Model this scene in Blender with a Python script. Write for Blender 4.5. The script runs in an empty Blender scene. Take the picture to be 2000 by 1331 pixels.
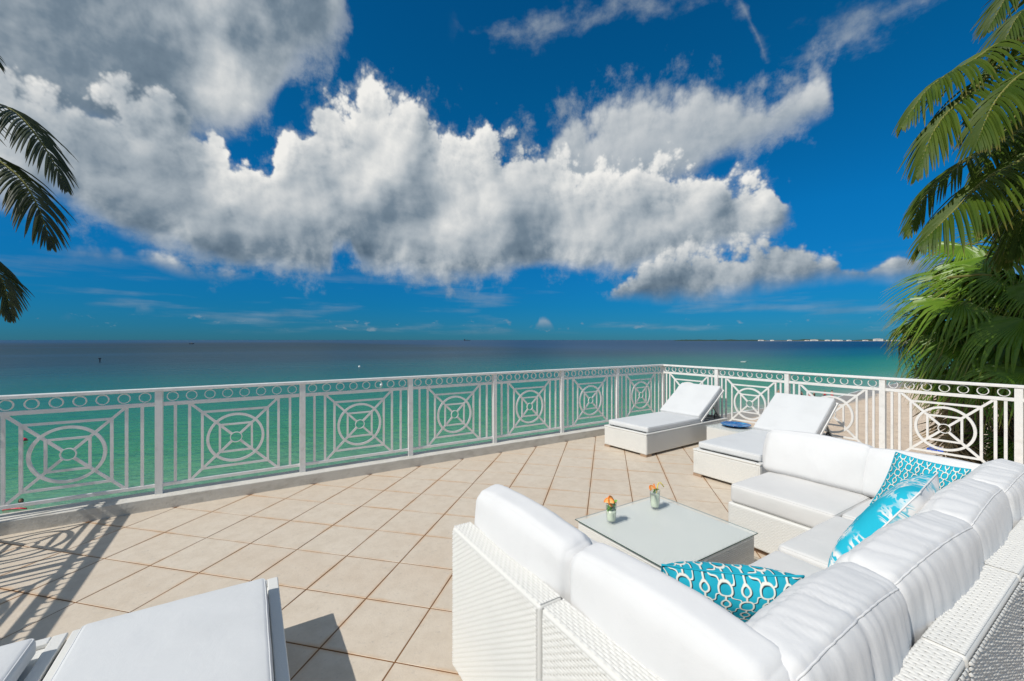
import bpy, bmesh, math, random
import numpy as np
from mathutils import Vector, Matrix, noise
random.seed(7)
S = bpy.context.scene
COL = S.collection
R = math.radians
# ------------------------------------------------------------------ camera
YAW = math.atan2(513, 814)
EYE = Vector((0, -5.08, 1.55))
cam_d = bpy.data.cameras.new('camera'); cam = bpy.data.objects.new('camera', cam_d); COL.objects.link(cam)
cam.location = EYE; cam.rotation_euler = (R(90), 0, -YAW)
cam_d.sensor_width = 36; cam_d.lens = 814 / 2000 * 36; cam_d.shift_y = -0.0005
cam_d.clip_start = .05; cam_d.clip_end = 90000
S.camera = cam
S.render.engine = 'CYCLES'
S.cycles.use_denoising = True
S.cycles.max_bounces = 8; S.cycles.diffuse_bounces = 3; S.cycles.glossy_bounces = 3
S.cycles.transmission_bounces = 6; S.cycles.transparent_max_bounces = 8
S.cycles.caustics_reflective = False; S.cycles.caustics_refractive = False
S.view_settings.view_transform = 'Standard'; S.view_settings.look = 'None'
S.view_settings.gamma = 1; S.view_settings.use_curve_mapping = False
S.view_settings.exposure = 0.0
# ------------------------------------------------------------------ sun
SUN_EL = R(47.5); LD = Vector((.993, .108, 0)).normalized()            # light travels towards +x, a little to the sea
to_sun = Vector((-LD.x * math.cos(SUN_EL), -LD.y * math.cos(SUN_EL), math.sin(SUN_EL)))
sun_d = bpy.data.lights.new('sun', 'SUN'); sun_d.energy = 3.75; sun_d.angle = R(.53); sun_d.color = (1, .955, .885)
sun = bpy.data.objects.new('sun', sun_d); COL.objects.link(sun)
sun.rotation_euler = to_sun.to_track_quat('Z', 'Y').to_euler(); sun.location = (-8, -6, 14)

# ------------------------------------------------------------------ node helper
class NT:
    def __init__(s, tree): s.t = tree; s.n = tree.nodes; s.l = tree.links
    def new(s, typ, **kw):
        n = s.n.new(typ)
        for k, v in kw.items(): setattr(n, k, v)
        return n
    def put(s, sock, v):
        if hasattr(v, 'is_output') or isinstance(v, bpy.types.NodeSocket): s.l.new(v, sock)
        elif isinstance(v, (tuple, list)) and sock.type == 'RGBA' and len(v) == 3: sock.default_value = (*v, 1)
        else: sock.default_value = v
    def m(s, op, a, b=None, c=None, clamp=False):
        n = s.new('ShaderNodeMath', operation=op, use_clamp=clamp)
        s.put(n.inputs[0], a)
        if b is not None: s.put(n.inputs[1], b)
        if c is not None: s.put(n.inputs[2], c)
        return n.outputs[0]
    def add(s, a, b): return s.m('ADD', a, b)
    def sub(s, a, b): return s.m('SUBTRACT', a, b)
    def mul(s, a, b): return s.m('MULTIPLY', a, b)
    def mad(s, a, b, c): return s.m('MULTIPLY_ADD', a, b, c)
    def mn(s, a, b): return s.m('MINIMUM', a, b)
    def mx(s, a, b): return s.m('MAXIMUM', a, b)
    def v(s, op, a, b=None, scale=None):
        n = s.new('ShaderNodeVectorMath', operation=op)
        s.put(n.inputs[0], a)
        if b is not None: s.put(n.inputs[1], b)
        if scale is not None: s.put(n.inputs['Scale'], scale)
        return n.outputs['Value'] if op in ('DOT_PRODUCT', 'LENGTH', 'DISTANCE') else n.outputs['Vector']
    def ss(s, x, a, b, c=0., d=1., typ='SMOOTHSTEP'):
        n = s.new('ShaderNodeMapRange', interpolation_type=typ)
        s.put(n.inputs['Value'], x); s.put(n.inputs['From Min'], a); s.put(n.inputs['From Max'], b)
        s.put(n.inputs['To Min'], c); s.put(n.inputs['To Max'], d)
        return n.outputs['Result']
    def lin(s, x, a, b, c=0., d=1.): return s.ss(x, a, b, c, d, 'LINEAR')
    def mix(s, f, a, b, mode='MIX'):
        n = s.new('ShaderNodeMix', data_type='RGBA', blend_type=mode)
        s.put(n.inputs[0], f); s.put(n.inputs[6], a); s.put(n.inputs[7], b)
        return n.outputs[2]
    def noise(s, vec, scale, detail=4, rough=.55, lac=2., dist=0., out='Fac', dim='3D'):
        n = s.new('ShaderNodeTexNoise', noise_dimensions=dim)
        if vec is not None: s.put(n.inputs['Vector'], vec)
        s.put(n.inputs['Scale'], scale); s.put(n.inputs['Detail'], detail); s.put(n.inputs['Roughness'], rough)
        s.put(n.inputs['Lacunarity'], lac); s.put(n.inputs['Distortion'], dist)
        return n.outputs['Fac' if out == 'Fac' else 'Color']
    def voro(s, vec, scale, feature='F1', detail=0, rough=.5, smooth=None, rnd=1., out='Distance'):
        n = s.new('ShaderNodeTexVoronoi', feature=feature)
        if vec is not None: s.put(n.inputs['Vector'], vec)
        s.put(n.inputs['Scale'], scale); s.put(n.inputs['Randomness'], rnd)
        if 'Detail' in n.inputs: s.put(n.inputs['Detail'], detail); s.put(n.inputs['Roughness'], rough)
        if smooth is not None and feature == 'SMOOTH_F1': s.put(n.inputs['Smoothness'], smooth)
        return n.outputs[out]
    def ramp(s, f, pts, interp='LINEAR'):
        n = s.new('ShaderNodeValToRGB'); s.put(n.inputs[0], f)
        e = n.color_ramp; e.interpolation = interp
        while len(e.elements) < len(pts): e.elements.new(.5)
        for k, (p, c) in zip(e.elements, pts): k.position = p; k.color = (*c, 1) if len(c) == 3 else c
        return n.outputs[0]
    def curve(s, x, pts):
        n = s.new('ShaderNodeFloatCurve'); s.put(n.inputs['Value'], x)
        c = n.mapping.curves[0]; pts = sorted(pts)
        n.mapping.use_clip = False
        while len(c.points) < len(pts): c.points.new(.5, .5)
        for p, (a, b) in zip(c.points, pts): p.location = (a, b); p.handle_type = 'AUTO_CLAMPED'
        n.mapping.update()
        return n.outputs[0]

def srgb(r, g, b):
    f = lambda c: (c / 255 / 12.92) if c / 255 <= .04045 else ((c / 255 + .055) / 1.055) ** 2.4
    return (f(r), f(g), f(b))
# ------------------------------------------------------------------ sky with clouds (procedural, by direction)
W = bpy.data.worlds.new('World'); S.world = W; W.use_nodes = True
W.cycles.sampling_method = 'MANUAL'; W.cycles.sample_map_resolution = 512
t = NT(W.node_tree); t.n.clear()
gen = t.new('ShaderNodeTexCoord').outputs['Generated']
sky = t.new('ShaderNodeTexSky', sky_type='NISHITA', sun_disc=False, sun_elevation=SUN_EL,
            sun_rotation=math.atan2(to_sun.x, to_sun.y), altitude=800, air_density=1.0, dust_density=.35, ozone_density=4.0)
dvec = t.v('NORMALIZE', gen)
rx = (math.cos(YAW), -math.sin(YAW), 0); fy = (math.sin(YAW), math.cos(YAW), 0)
DEG = 180 / math.pi
sx = t.v('DOT_PRODUCT', dvec, rx); sy = t.v('DOT_PRODUCT', dvec, fy)
sz = t.v('DOT_PRODUCT', dvec, (0, 0, 1))
az0 = t.mul(t.m('ARCTAN2', sx, sy), DEG); el0 = t.mul(t.m('ARCSINE', sz), DEG)
def AE(px, py):
    return math.degrees(math.atan2(px - 1000, 814)), math.degrees(math.atan2(664.5 - py, math.hypot(814, px - 1000)))
def prof(x, pts):                                  # a profile over azimuth, in degrees of elevation
    q = []
    for px, py in pts:
        a, e = AE(px, py); q.append(((a + 60) / 120, (e + 10) / 70))
    q.sort(); q = [(0, q[0][1])] * (q[0][0] > .001) + q + [(1, q[-1][1])] * (q[-1][0] < .999)
    return t.mad(t.curve(x, q), 70, -10)
# warp
P0 = t.new('ShaderNodeCombineXYZ'); t.put(P0.inputs[0], t.mul(az0, .1)); t.put(P0.inputs[1], t.mul(el0, .1)); P0 = P0.outputs[0]
def n2(p, sc, det, rough=.55, out='Fac'): return t.noise(p, sc, det, rough, dim='2D', out=out)
def v2(p, sc, det, rough=.5):
    n = t.new('ShaderNodeTexVoronoi', voronoi_dimensions='2D', feature='F1', normalize=False)
    t.put(n.inputs['Vector'], p); t.put(n.inputs['Scale'], sc); t.put(n.inputs['Detail'], det); t.put(n.inputs['Roughness'], rough)
    return n.outputs['Distance']
w1 = t.v('SUBTRACT', n2(P0, .85, 5, .58, 'Color'), (.5, .5, .5))
wx = t.v('DOT_PRODUCT', w1, (1, 0, 0)); wz = t.v('DOT_PRODUCT', w1, (0, 1, 0))
w0 = t.v('SUBTRACT', n2(P0, .8, 2, .45, 'Color'), (.5, .5, .5))
az = t.mad(t.v('DOT_PRODUCT', w0, (1, 0, 0)), 5.0, az0); el = t.mad(t.v('DOT_PRODUCT', w0, (0, 1, 0)), 4.0, el0)
xn = t.lin(az, -60, 60)
# billows: rounded lumps of several sizes, sampled here and a little towards the sun
wv = t.v('ADD', P0, t.v('ADD', t.v('SCALE', w0, scale=.14), t.v('SCALE', w1, scale=.05)))
def billow(p):
    a = v2(p, 1.9, 4, .56); b = n2(p, 1.5, 8, .58)
    return t.add(t.mul(t.sub(1, a), .52), t.mul(b, .55)), b
pf, fb = billow(wv)
L2 = Vector((-.75, .66, 0))
pf2, _ = billow(t.v('ADD', wv, tuple(L2 * .075)))
lo1 = n2(wv, .75, 3, .5); lo2 = n2(t.v('ADD', wv, tuple(L2 * .30)), .75, 3, .5)
vb1 = v2(wv, .62, 1, .45); vb2 = v2(t.v('ADD', wv, tuple(L2 * .16)), .62, 1, .45)   # the big domes
fine = t.mul(t.sub(pf, pf2), .80)
emb_lo = t.add(t.mul(t.sub(lo1, lo2), 1.25), t.mul(t.sub(vb2, vb1), .58))
emb = t.add(fine, emb_lo)
puff = t.sub(pf, .53)
fluff = t.sub(fb, .46)
def layer(top, bot, amp, soft, xin=xn, elv=el, f=puff):
    T = prof(xin, top); B = prof(xin, bot)
    dt = t.sub(T, elv); db = t.mul(t.sub(elv, B), 1.4)
    Dt = t.add(dt, t.mul(f, amp)); Db = t.add(db, t.mul(f, amp * .24)); D = t.mn(Dt, Db)
    a = t.mul(t.ss(Dt, 0, soft), t.ss(Db, -.4, soft + 1.6))
    tn = t.m('DIVIDE', t.sub(elv, B), t.mx(t.sub(T, B), .5), clamp=True)
    return a, tn, D
M_top = [(-200, 120), (0, 130), (150, 135), (300, 140), (380, 180), (415, 248), (435, 274), (470, 278), (520, 272), (537, 235), (562, 205), (600, 205), (625, 178), (660, 150), (695, 125), (735, 106), (755, 128), (775, 140), (830, 158), (847, 200), (856, 222), (905, 205), (950, 205), (985, 225), (1040, 245), (1060, 255), (1130, 270), (1250, 278), (1360, 275), (1420, 278), (1450, 300), (1500, 318), (1538, 330), (1552, 362), (1566, 390), (1590, 470)]
M_bot = [(-200, 400), (60, 395), (130, 405), (170, 432), (220, 452), (260, 470), (300, 490), (340, 500), (450, 530), (560, 545), (640, 543), (655, 512), (700, 508), (716, 540), (800, 556), (860, 566), (920, 560), (1000, 545), (1080, 528), (1150, 530), (1185, 540), (1250, 540), (1330, 535), (1380, 522), (1450, 505), (1520, 482), (1556, 445), (1572, 402), (1600, 330)]
N_top = [(1000, 330), (1045, 275), (1070, 215), (1120, 178), (1200, 168), (1240, 152), (1300, 146), (1340, 138), (1400, 134), (1500, 120), (1600, 104), (1628, 150), (1650, 330)]
N_bot = [(1000, 250), (1045, 320), (1070, 380), (1200, 390), (1350, 370), (1430, 318), (1500, 292), (1560, 272), (1605, 256), (1630, 225), (1650, 150)]
R_top = [(1130, 640), (1165, 575), (1200, 548), (1250, 505), (1330, 470), (1400, 462), (1455, 458), (1500, 452), (1560, 448), (1600, 462), (1640, 480), (1656, 492), (1680, 485), (1710, 470), (1760, 442), (1800, 436), (1900, 450), (2100, 500)]
R_bot = [(1150, 570), (1185, 586), (1250, 597), (1330, 601), (1430, 582), (1550, 571), (1640, 566), (1656, 564), (1700, 566), (1800, 560), (1900, 552), (2100, 545)]
Q_top = [(60, 515), (120, 485), (180, 468), (250, 472), (275, 492), (330, 486), (420, 500), (460, 518), (500, 530), (600, 535), (680, 560)]
Q_bot = [(60, 495), (120, 507), (250, 519), (275, 524), (330, 546), (400, 554), (490, 552), (600, 548), (680, 540)]
U_bot = [(-200, 290), (0, 280), (150, 280), (300, 290), (390, 290), (450, 270), (500, 245), (545, 205), (570, 162), (630, 135), (652, 95), (668, 40), (690, -120), (740, -900)]
U_top = [(-200, -1200), (740, -1200)]
aM, tM, DM = layer(M_top, M_bot, 9.0, 1.7)
aN, tN, DN = layer(N_top, N_bot, 5.5, 3.0); aN = t.mul(aN, .9)
aR, tR, DR = layer(R_top, R_bot, 7.0, 1.6)
aQ, tQ, DQ = layer(Q_top, Q_bot, 3.0, 1.6)
S_top = [(60, 660), (92, 645), (110, 618), (130, 602), (150, 614), (164, 645), (200, 660), (238, 645), (254, 604), (272, 592), (300, 603), (316, 645), (400, 660), (420, 640), (432, 618), (446, 640), (480, 660), (1030, 660), (1042, 640), (1060, 618), (1080, 632), (1095, 660)]
S_bot = [(60, 600), (92, 618), (130, 622), (164, 616), (238, 608), (272, 613), (316, 608), (420, 624), (446, 630), (1030, 640), (1060, 648), (1095, 645)]
aS, tS, DS = layer(S_top, S_bot, .9, .8, xin=t.lin(t.mad(wx, 1.2, az0), -60, 60), elv=t.mad(wz, .8, el0)); aS = t.mul(aS, .55)
ln = n2(t.v('MULTIPLY', P0, (.30, 2.6, 1)), 1.7, 6, .58); aL = t.mul(t.mul(t.ss(ln, .50, .74), .30), t.mul(t.ss(el0, .4, 1.5), t.ss(el0, 11, 5)))
aU, tU, DU = layer(U_top, U_bot, 9.0, 3.4, f=fluff)
# thin streaks high up
K_mid = [(820, 60), (905, 62), (1000, 50), (1100, 38), (1200, 22), (1300, 6), (1440, -8), (1465, 30), (1500, 122), (1600, 88), (1700, 38), (1800, -20), (1900, -80)]
kel = prof(xn, K_mid)
kn = n2(t.v('MULTIPLY', wv, (1, 1.6, 1)), 1.2, 8, .62)
kD = t.sub(t.add(t.mul(t.sub(kn, .46), 9.0), 1.2), t.m('ABSOLUTE', t.sub(el, kel)))
aK = t.mul(t.mul(t.ss(kD, 0, 3.2), .62), t.mul(t.ss(az0, -9, -4), t.ss(az0, 55, 45)))
# tiny far cumulus low over the horizon
hn = n2(t.v('MULTIPLY', P0, (1, 2.1, 1)), 5, 5, .6)
hn2 = n2(P0, .7, 2, .5)
hb = t.mul(t.ss(el0, .5, 1.2), t.ss(el0, 4.2, 2.6))
aH = t.mul(t.ss(t.add(t.mul(hn, hb), t.mul(t.sub(hn2, .5), .25)), .62, .76), .34)
def shade(tn, k_e, lo, hi, gain, D=None):
    e_ = emb if D is None else t.add(emb_lo, t.mul(fine, t.ss(D, 7, .5, .38, 1.0)))
    b = t.add(t.mad(t.ss(tn, 0, .75), hi - lo, lo), t.mul(e_, k_e))
    return t.mul(b, gain)
bM = t.add(shade(tM, 1.0, .30, .74, 1.0, DM), t.add(t.mul(t.ss(DM, 3.5, 0), .12), t.mul(t.ss(az0, -24, -46), -.13)))
bN = shade(tN, .55, .40, .62, 1.0, DN)
bR = t.add(shade(tR, .9, .16, .62, 1.0, DR), 0)
bQ = shade(tQ, .5, .48, .70, 1.0)
bU = t.add(t.mul(emb, .45), t.add(.24, t.add(t.mul(t.ss(n2(P0, .62, 4, .5), .36, .68), .46), t.mul(t.ss(DU, 5, 0), .10))))
def ccol(b):
    return t.ramp(b, [(0, srgb(84, 104, 122)), (.25, srgb(116, 133, 148)), (.5, srgb(166, 176, 184)), (.72, srgb(203, 207, 209)), (.98, srgb(240, 239, 235))])
sky_tint = t.ramp(t.lin(el0, 0, 50), [(0, (.055, .27, .50)), (.03, (.040, .29, .55)), (.09, (.022, .345, .62)), (.30, (.016, .55, .88)), (.6, (.012, .62, .90)), (1, (.012, .60, .92))])
skyc = t.mix(1.0, sky.outputs[0], sky_tint, 'MULTIPLY')
bg_s = t.new('ShaderNodeBackground'); t.put(bg_s.inputs[0], skyc); bg_s.inputs[1].default_value = .10
# cloud cover added in the unseen sky, brightness set for neutral fill light
gm = t.mx(t.ss(t.m('ABSOLUTE', az0), 54, 72), t.ss(el0, 40, 52))
gn = n2(t.v('ADD', wv, (3.3, 1.7, 0)), .5, 6, .55)
aG = t.mul(t.mul(t.ss(gn, .43, .56), gm), t.ss(el0, 3, 9))
bG = t.add(.36, t.mul(emb, .5))
alpha = None; c = None
aV = t.mul(t.ss(t.add(t.mx(DM, t.mx(DN, DU)), t.mul(t.sub(n2(wv, 2.6, 8, .66), .5), 15)), -2.0, 3.5), .55)   # thin shreds round the big clouds
for a_, col_ in ((aG, ccol(bG)), (aV, ccol(.60)), (aH, ccol(.62)), (aL, ccol(.42)), (aS, ccol(t.add(.62, t.mul(tS, .15)))), (aK, ccol(.52)), (aU, ccol(bU)), (aN, ccol(bN)), (aM, ccol(bM)), (aQ, ccol(bQ)), (aR, ccol(bR))):
    if c is None: c, alpha = col_, a_
    else:
        c = t.mix(a_, c, col_)
        alpha = t.sub(1, t.mul(t.sub(1, alpha), t.sub(1, a_)))
bg_c = t.new('ShaderNodeBackground'); t.put(bg_c.inputs[0], c); bg_c.inputs[1].default_value = 1.0
mixs = t.new('ShaderNodeMixShader'); t.put(mixs.inputs[0], t.mul(alpha, t.ss(el0, 0, .4)))
t.l.new(bg_s.outputs[0], mixs.inputs[1]); t.l.new(bg_c.outputs[0], mixs.inputs[2])
out = t.new('ShaderNodeOutputWorld'); t.l.new(mixs.outputs[0], out.inputs[0])
# ------------------------------------------------------------------ materials
def mat(name, base=(.8, .8, .8), rough=.6, spec=.5, bump=None, **kw):
    m = bpy.data.materials.new(name); m.use_nodes = True
    q = NT(m.node_tree); b = m.node_tree.nodes['Principled BSDF']
    q.b = b; q.mat = m
    q.put(b.inputs['Base Color'], base); q.put(b.inputs['Roughness'], rough)
    b.inputs['Specular IOR Level'].default_value = spec
    for k, v in kw.items(): q.put(b.inputs[k], v)
    return q
def bumped(q, h, dist=.002, strength=1.0):
    n = q.new('ShaderNodeBump'); q.put(n.inputs['Height'], h); n.inputs['Distance'].default_value = dist
    n.inputs['Strength'].default_value = strength
    q.l.new(n.outputs[0], q.b.inputs['Normal'])
def objc(q): return q.new('ShaderNodeTexCoord').outputs['Object']
def wpos(q): return q.new('ShaderNodeNewGeometry').outputs['Position']
def orand(q): return q.new('ShaderNodeObjectInfo').outputs['Random']
MAT = {}
# white painted railing metal: a touch of chalking
q = mat('white_paint', rough=.35, spec=.4); n_ = q.noise(wpos(q), 14, 5, .6)
q.put(q.b.inputs['Base Color'], q.mix(q.ss(n_, .45, .75), (.80, .79, .77), (.70, .69, .66))); bumped(q, q.noise(wpos(q), 90, 3), .0006); MAT['paint'] = q.mat
# rendered, brushed masonry of the low wall
q = mat('painted_masonry', rough=.75, spec=.2); p = wpos(q)
n_ = q.noise(q.v('MULTIPLY', p, (1, 1, 2.5)), 5, 6, .6); n2_ = q.noise(p, 60, 4, .6)
q.put(q.b.inputs['Base Color'], q.mix(q.ss(n_, .42, .78), (.62, .60, .55), (.47, .45, .40)))
bumped(q, q.add(q.mul(n2_, .6), q.noise(p, 18, 4)), .006, .8); MAT['masonry'] = q.mat
# floor tiles: warm beige porcelain, each a little different
q = mat('beige_tile', rough=.5, spec=.35); p = wpos(q); rnd = orand(q)
pr = q.v('ADD', p, q.v('SCALE', (7.1, 3.3, 1.7), scale=q.mul(rnd, 9)))
n_ = q.noise(pr, 9, 8, .65); n2_ = q.noise(pr, 55, 4, .6); n3_ = q.noise(p, 1.1, 4, .55)
c_ = q.mix(q.ss(n_, .35, .7), (.66, .58, .475), (.59, .51, .41))
c_ = q.mix(q.mul(q.ss(n2_, .55, .75), .35), c_, (.54, .46, .37))
c_ = q.mix(q.mul(rnd, .16), c_, (.55, .43, .32))
c_ = q.mix(q.ss(n3_, .42, .75, 0, .30), c_, (.58, .45, .33))
oc = q.new('ShaderNodeSeparateXYZ'); q.l.new(objc(q), oc.inputs[0]); ed = q.sub(.292, q.add(q.m('ABSOLUTE', oc.outputs[0]), q.m('ABSOLUTE', oc.outputs[1])))
st_ = q.mul(q.ss(q.add(ed, q.mul(q.noise(p, 7, 4, .6), .05)), .065, .020), q.ss(q.noise(p, 2.1, 3, .6), .36, .62))
c_ = q.mix(q.mul(st_, .55), c_, (.55, .30, .12)); sk = q.ss(q.noise(q.v('MULTIPLY', pr, (1, 1, 1)), 34, 5, .7), .56, .70); c_ = q.mix(q.mul(sk, .40), c_, (.40, .36, .31))
q.put(q.b.inputs['Base Color'], c_); q.put(q.b.inputs['Roughness'], q.lin(n_, .3, .7, .38, .62))
bumped(q, q.add(n_, q.mul(n2_, .5)), .0035, .6); MAT['tile'] = q.mat
q = mat('grout', rough=.9, spec=.1); n_ = q.noise(wpos(q), 3, 5, .6)
q.put(q.b.inputs['Base Color'], q.ramp(n_, [(.3, (.12, .055, .022)), (.5, (.19, .092, .038)), (.7, (.27, .145, .065))])); MAT['grout'] = q.mat
# cushions: white outdoor canvas
def cloth(name, base, seed, wr=.0022):
    q = mat(name, rough=.85, spec=.15); p = objc(q)
    q.b.inputs['Sheen Weight'].default_value = .15; q.b.inputs['Sheen Roughness'].default_value = .5
    n_ = q.noise(p, 3.2, 4, .55); th = q.noise(q.v('MULTIPLY', p, (1, 1, 1)), 420, 2, .5)
    q.put(q.b.inputs['Base Color'], q.mix(q.ss(n_, .4, .75), base, tuple(x * .94 for x in base)))
    w_ = q.noise(q.v('ADD', p, (seed, 0, 0)), 7, 5, .5, dist=.4)
    bumped(q, q.add(q.mul(w_, 1.0), q.mul(th, .05)), wr * 4, .5); return q.mat
MAT['cushion'] = cloth('white_canvas', (.70, .702, .705), 0)
MAT['mattress'] = cloth('white_lounger_canvas', (.645, .66, .67), 5)
MAT['seatcloth'] = cloth('warm_white_canvas', (.67, .665, .655), 9)
# wicker
def wick(name, base, dark):
    q = mat(name, rough=.42, spec=.45); p = wpos(q)
    n_ = q.noise(p, 2.2, 4, .6); n2_ = q.noise(p, 130, 2, .5)
    q.put(q.b.inputs['Base Color'], q.mix(q.ss(n_, .45, .8), q.mix(q.mul(n2_, .3), base, dark), tuple(x * .9 for x in base)))
    bumped(q, n2_, .0012, .5); return q.mat
MAT['wicker'] = wick('white_resin_wicker', (.74, .74, .715), (.60, .58, .54))
MAT['wicker_gap'] = mat('wicker_gap_shade', (.10, .095, .085), .8).mat  # dark tone for the shade between the strands
MAT['shade_strip'] = mat('shaded_plinth', (.16, .095, .055), .6).mat  # plinth under the sofas, shade of the gap put into its dark brown
q = mat('foot_wood', (.36, .25, .17), .55); MAT['foot'] = q.mat
MAT['dark'] = mat('dark_metal', (.03, .03, .032), .45).mat
MAT['greymetal'] = mat('grey_metal', (.33, .33, .32), .45, Metallic=.3).mat
# glass
q = mat('clear_glass', (.97, 1, .99), .02, IOR=1.45); q.b.inputs['Transmission Weight'].default_value = 1.0; MAT['glass'] = q.mat
def sheet_glass(name, tint, a):                        # thin glass sheet: mostly clear, some mirror
    m = bpy.data.materials.new(name); m.use_nodes = True; q = NT(m.node_tree); q.n.clear()
    tr = q.new('ShaderNodeBsdfTransparent'); q.put(tr.inputs[0], tint)
    gl = q.new('ShaderNodeBsdfGlossy'); gl.inputs['Roughness'].default_value = .03
    lw = q.new('ShaderNodeLayerWeight'); fr = q.mad(q.m('POWER', lw.outputs['Facing'], 5), .9, .04 + a)
    mx = q.new('ShaderNodeMixShader'); q.put(mx.inputs[0], fr); q.l.new(tr.outputs[0], mx.inputs[1]); q.l.new(gl.outputs[0], mx.inputs[2])
    o = q.new('ShaderNodeOutputMaterial'); q.l.new(mx.outputs[0], o.inputs[0]); return m
MAT['tableglass'] = sheet_glass('green_tint_glass', (.990, .998, .994), .0)
def frosted(m, col, f):                                # lightly frosted, so some of it is milky
    q = NT(m.node_tree); o = q.n['Material Output']; s0 = o.inputs[0].links[0].from_socket
    d = q.new('ShaderNodeBsdfDiffuse'); q.put(d.inputs[0], col); mx = q.new('ShaderNodeMixShader'); mx.inputs[0].default_value = f
    q.l.new(s0, mx.inputs[1]); q.l.new(d.outputs[0], mx.inputs[2]); q.l.new(mx.outputs[0], o.inputs[0])
frosted(MAT['tableglass'], (.88, .94, .90), .30)
MAT['glassedge'] = mat('glass_edge', (.02, .07, .055), .15).mat
MAT['drinkglass'] = sheet_glass('drinking_glass', (.985, .996, .99), .02)
MAT['straw'] = mat('yellow_straw', (.80, .66, .10), .4).mat
# pillow prints
def trellis(name, su, sv, rot=0.):
    q = mat(name, rough=.8, spec=.15); uv = q.new('ShaderNodeTexCoord').outputs['UV']
    sp = q.new('ShaderNodeSeparateXYZ'); q.l.new(uv, sp.inputs[0])
    def mask(dx, dy, grow):
        x = q.mad(sp.outputs[0], su, dx); y = q.mad(sp.outputs[1], sv, dy)
        a = q.add(x, y); b = q.sub(y, x)
        def cen(v): return q.sub(q.m('FRACT', q.add(v, .5)), .5)          # distance to nearest integer, signed
        ca, cb = cen(a), cen(b)
        wa = q.mul(q.m('SINE', q.mul(b, 4 * math.pi)), .075); wb = q.mul(q.m('SINE', q.mul(a, 4 * math.pi)), .075)
        la = q.m('ABSOLUTE', q.add(ca, wa)); lb = q.m('ABSOLUTE', q.sub(cb, wb))
        line = q.mn(la, lb)
        # oval at lattice points
        ox = q.mul(q.sub(ca, cb), .5); oy = q.mul(q.add(ca, cb), .5)
        ro = q.m('POWER', q.add(q.m('POWER', q.m('ABSOLUTE', q.mul(ox, 1.12)), 2.6), q.m('POWER', q.m('ABSOLUTE', oy), 2.6)), 1 / 2.6)
        dov = q.sub(ro, .185)
        # lens in the middle of each quatrefoil
        ha = q.sub(q.m('FRACT', a), .5); hb = q.sub(q.m('FRACT', b), .5)
        hx = q.mul(q.sub(ha, hb), .5); hy = q.mul(q.add(ha, hb), .5)
        rl = q.m('SQRT', q.add(q.m('POWER', q.add(q.m('ABSOLUTE', hx), .06), 2), q.m('POWER', q.mul(hy, .95), 2)))
        dl = q.m('ABSOLUTE', q.sub(rl, .165))
        stem = q.mx(q.m('ABSOLUTE', hx), q.sub(.15, q.m('ABSOLUTE', hy)))
        stem = q.mx(stem, q.sub(q.m('ABSOLUTE', hy), .34))
        line = q.mn(q.mn(line, q.mul(dl, 1.0)), stem)
        inside = q.m('LESS_THAN', dov, 0)
        line = q.mn(q.add(line, inside), q.m('ABSOLUTE', dov))
        return q.ss(line, grow + .012, grow - .012)
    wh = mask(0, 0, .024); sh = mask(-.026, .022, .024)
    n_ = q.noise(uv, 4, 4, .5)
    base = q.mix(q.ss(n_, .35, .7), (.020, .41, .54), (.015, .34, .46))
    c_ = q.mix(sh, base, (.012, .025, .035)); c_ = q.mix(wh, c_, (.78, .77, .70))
    q.put(q.b.inputs['Base Color'], c_); bumped(q, q.add(q.noise(uv, 9, 4), q.mul(wh, .05)), .006, .5); return q.mat
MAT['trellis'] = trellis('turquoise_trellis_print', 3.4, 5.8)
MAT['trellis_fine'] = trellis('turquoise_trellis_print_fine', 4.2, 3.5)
def coral(name, ground, ink, thr, seed):
    q = mat(name, rough=.85, spec=.1); uv = q.new('ShaderNodeTexCoord').outputs['UV']
    p = q.v('ADD', uv, (seed, seed * .7, 0)); w_ = q.v('SCALE', q.v('SUBTRACT', q.noise(p, 5, 3, out='Color'), (.5, .5, .5)), scale=.22)
    e = q.voro(q.v('ADD', p, w_), 7, 'DISTANCE_TO_EDGE'); e2 = q.voro(q.v('ADD', p, w_), 15, 'DISTANCE_TO_EDGE')
    area = q.ss(q.noise(p, 2.6, 2, .4), thr, thr + .06)
    k = q.m('MAXIMUM', q.ss(e, .07, .03), q.mul(q.ss(e2, .10, .05), .7)); k = q.mul(k, area)
    q.put(q.b.inputs['Base Color'], q.mix(k, ground, ink)); bumped(q, q.noise(uv, 8, 4), .006, .5); return q.mat
MAT['coral_front'] = coral('turquoise_coral_print', (.02, .43, .58), (.74, .74, .72), .44, 2.3)
MAT['coral_back'] = coral('white_coral_print', (.76, .75, .74), (.05, .47, .60), .46, 5.1)
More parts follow.
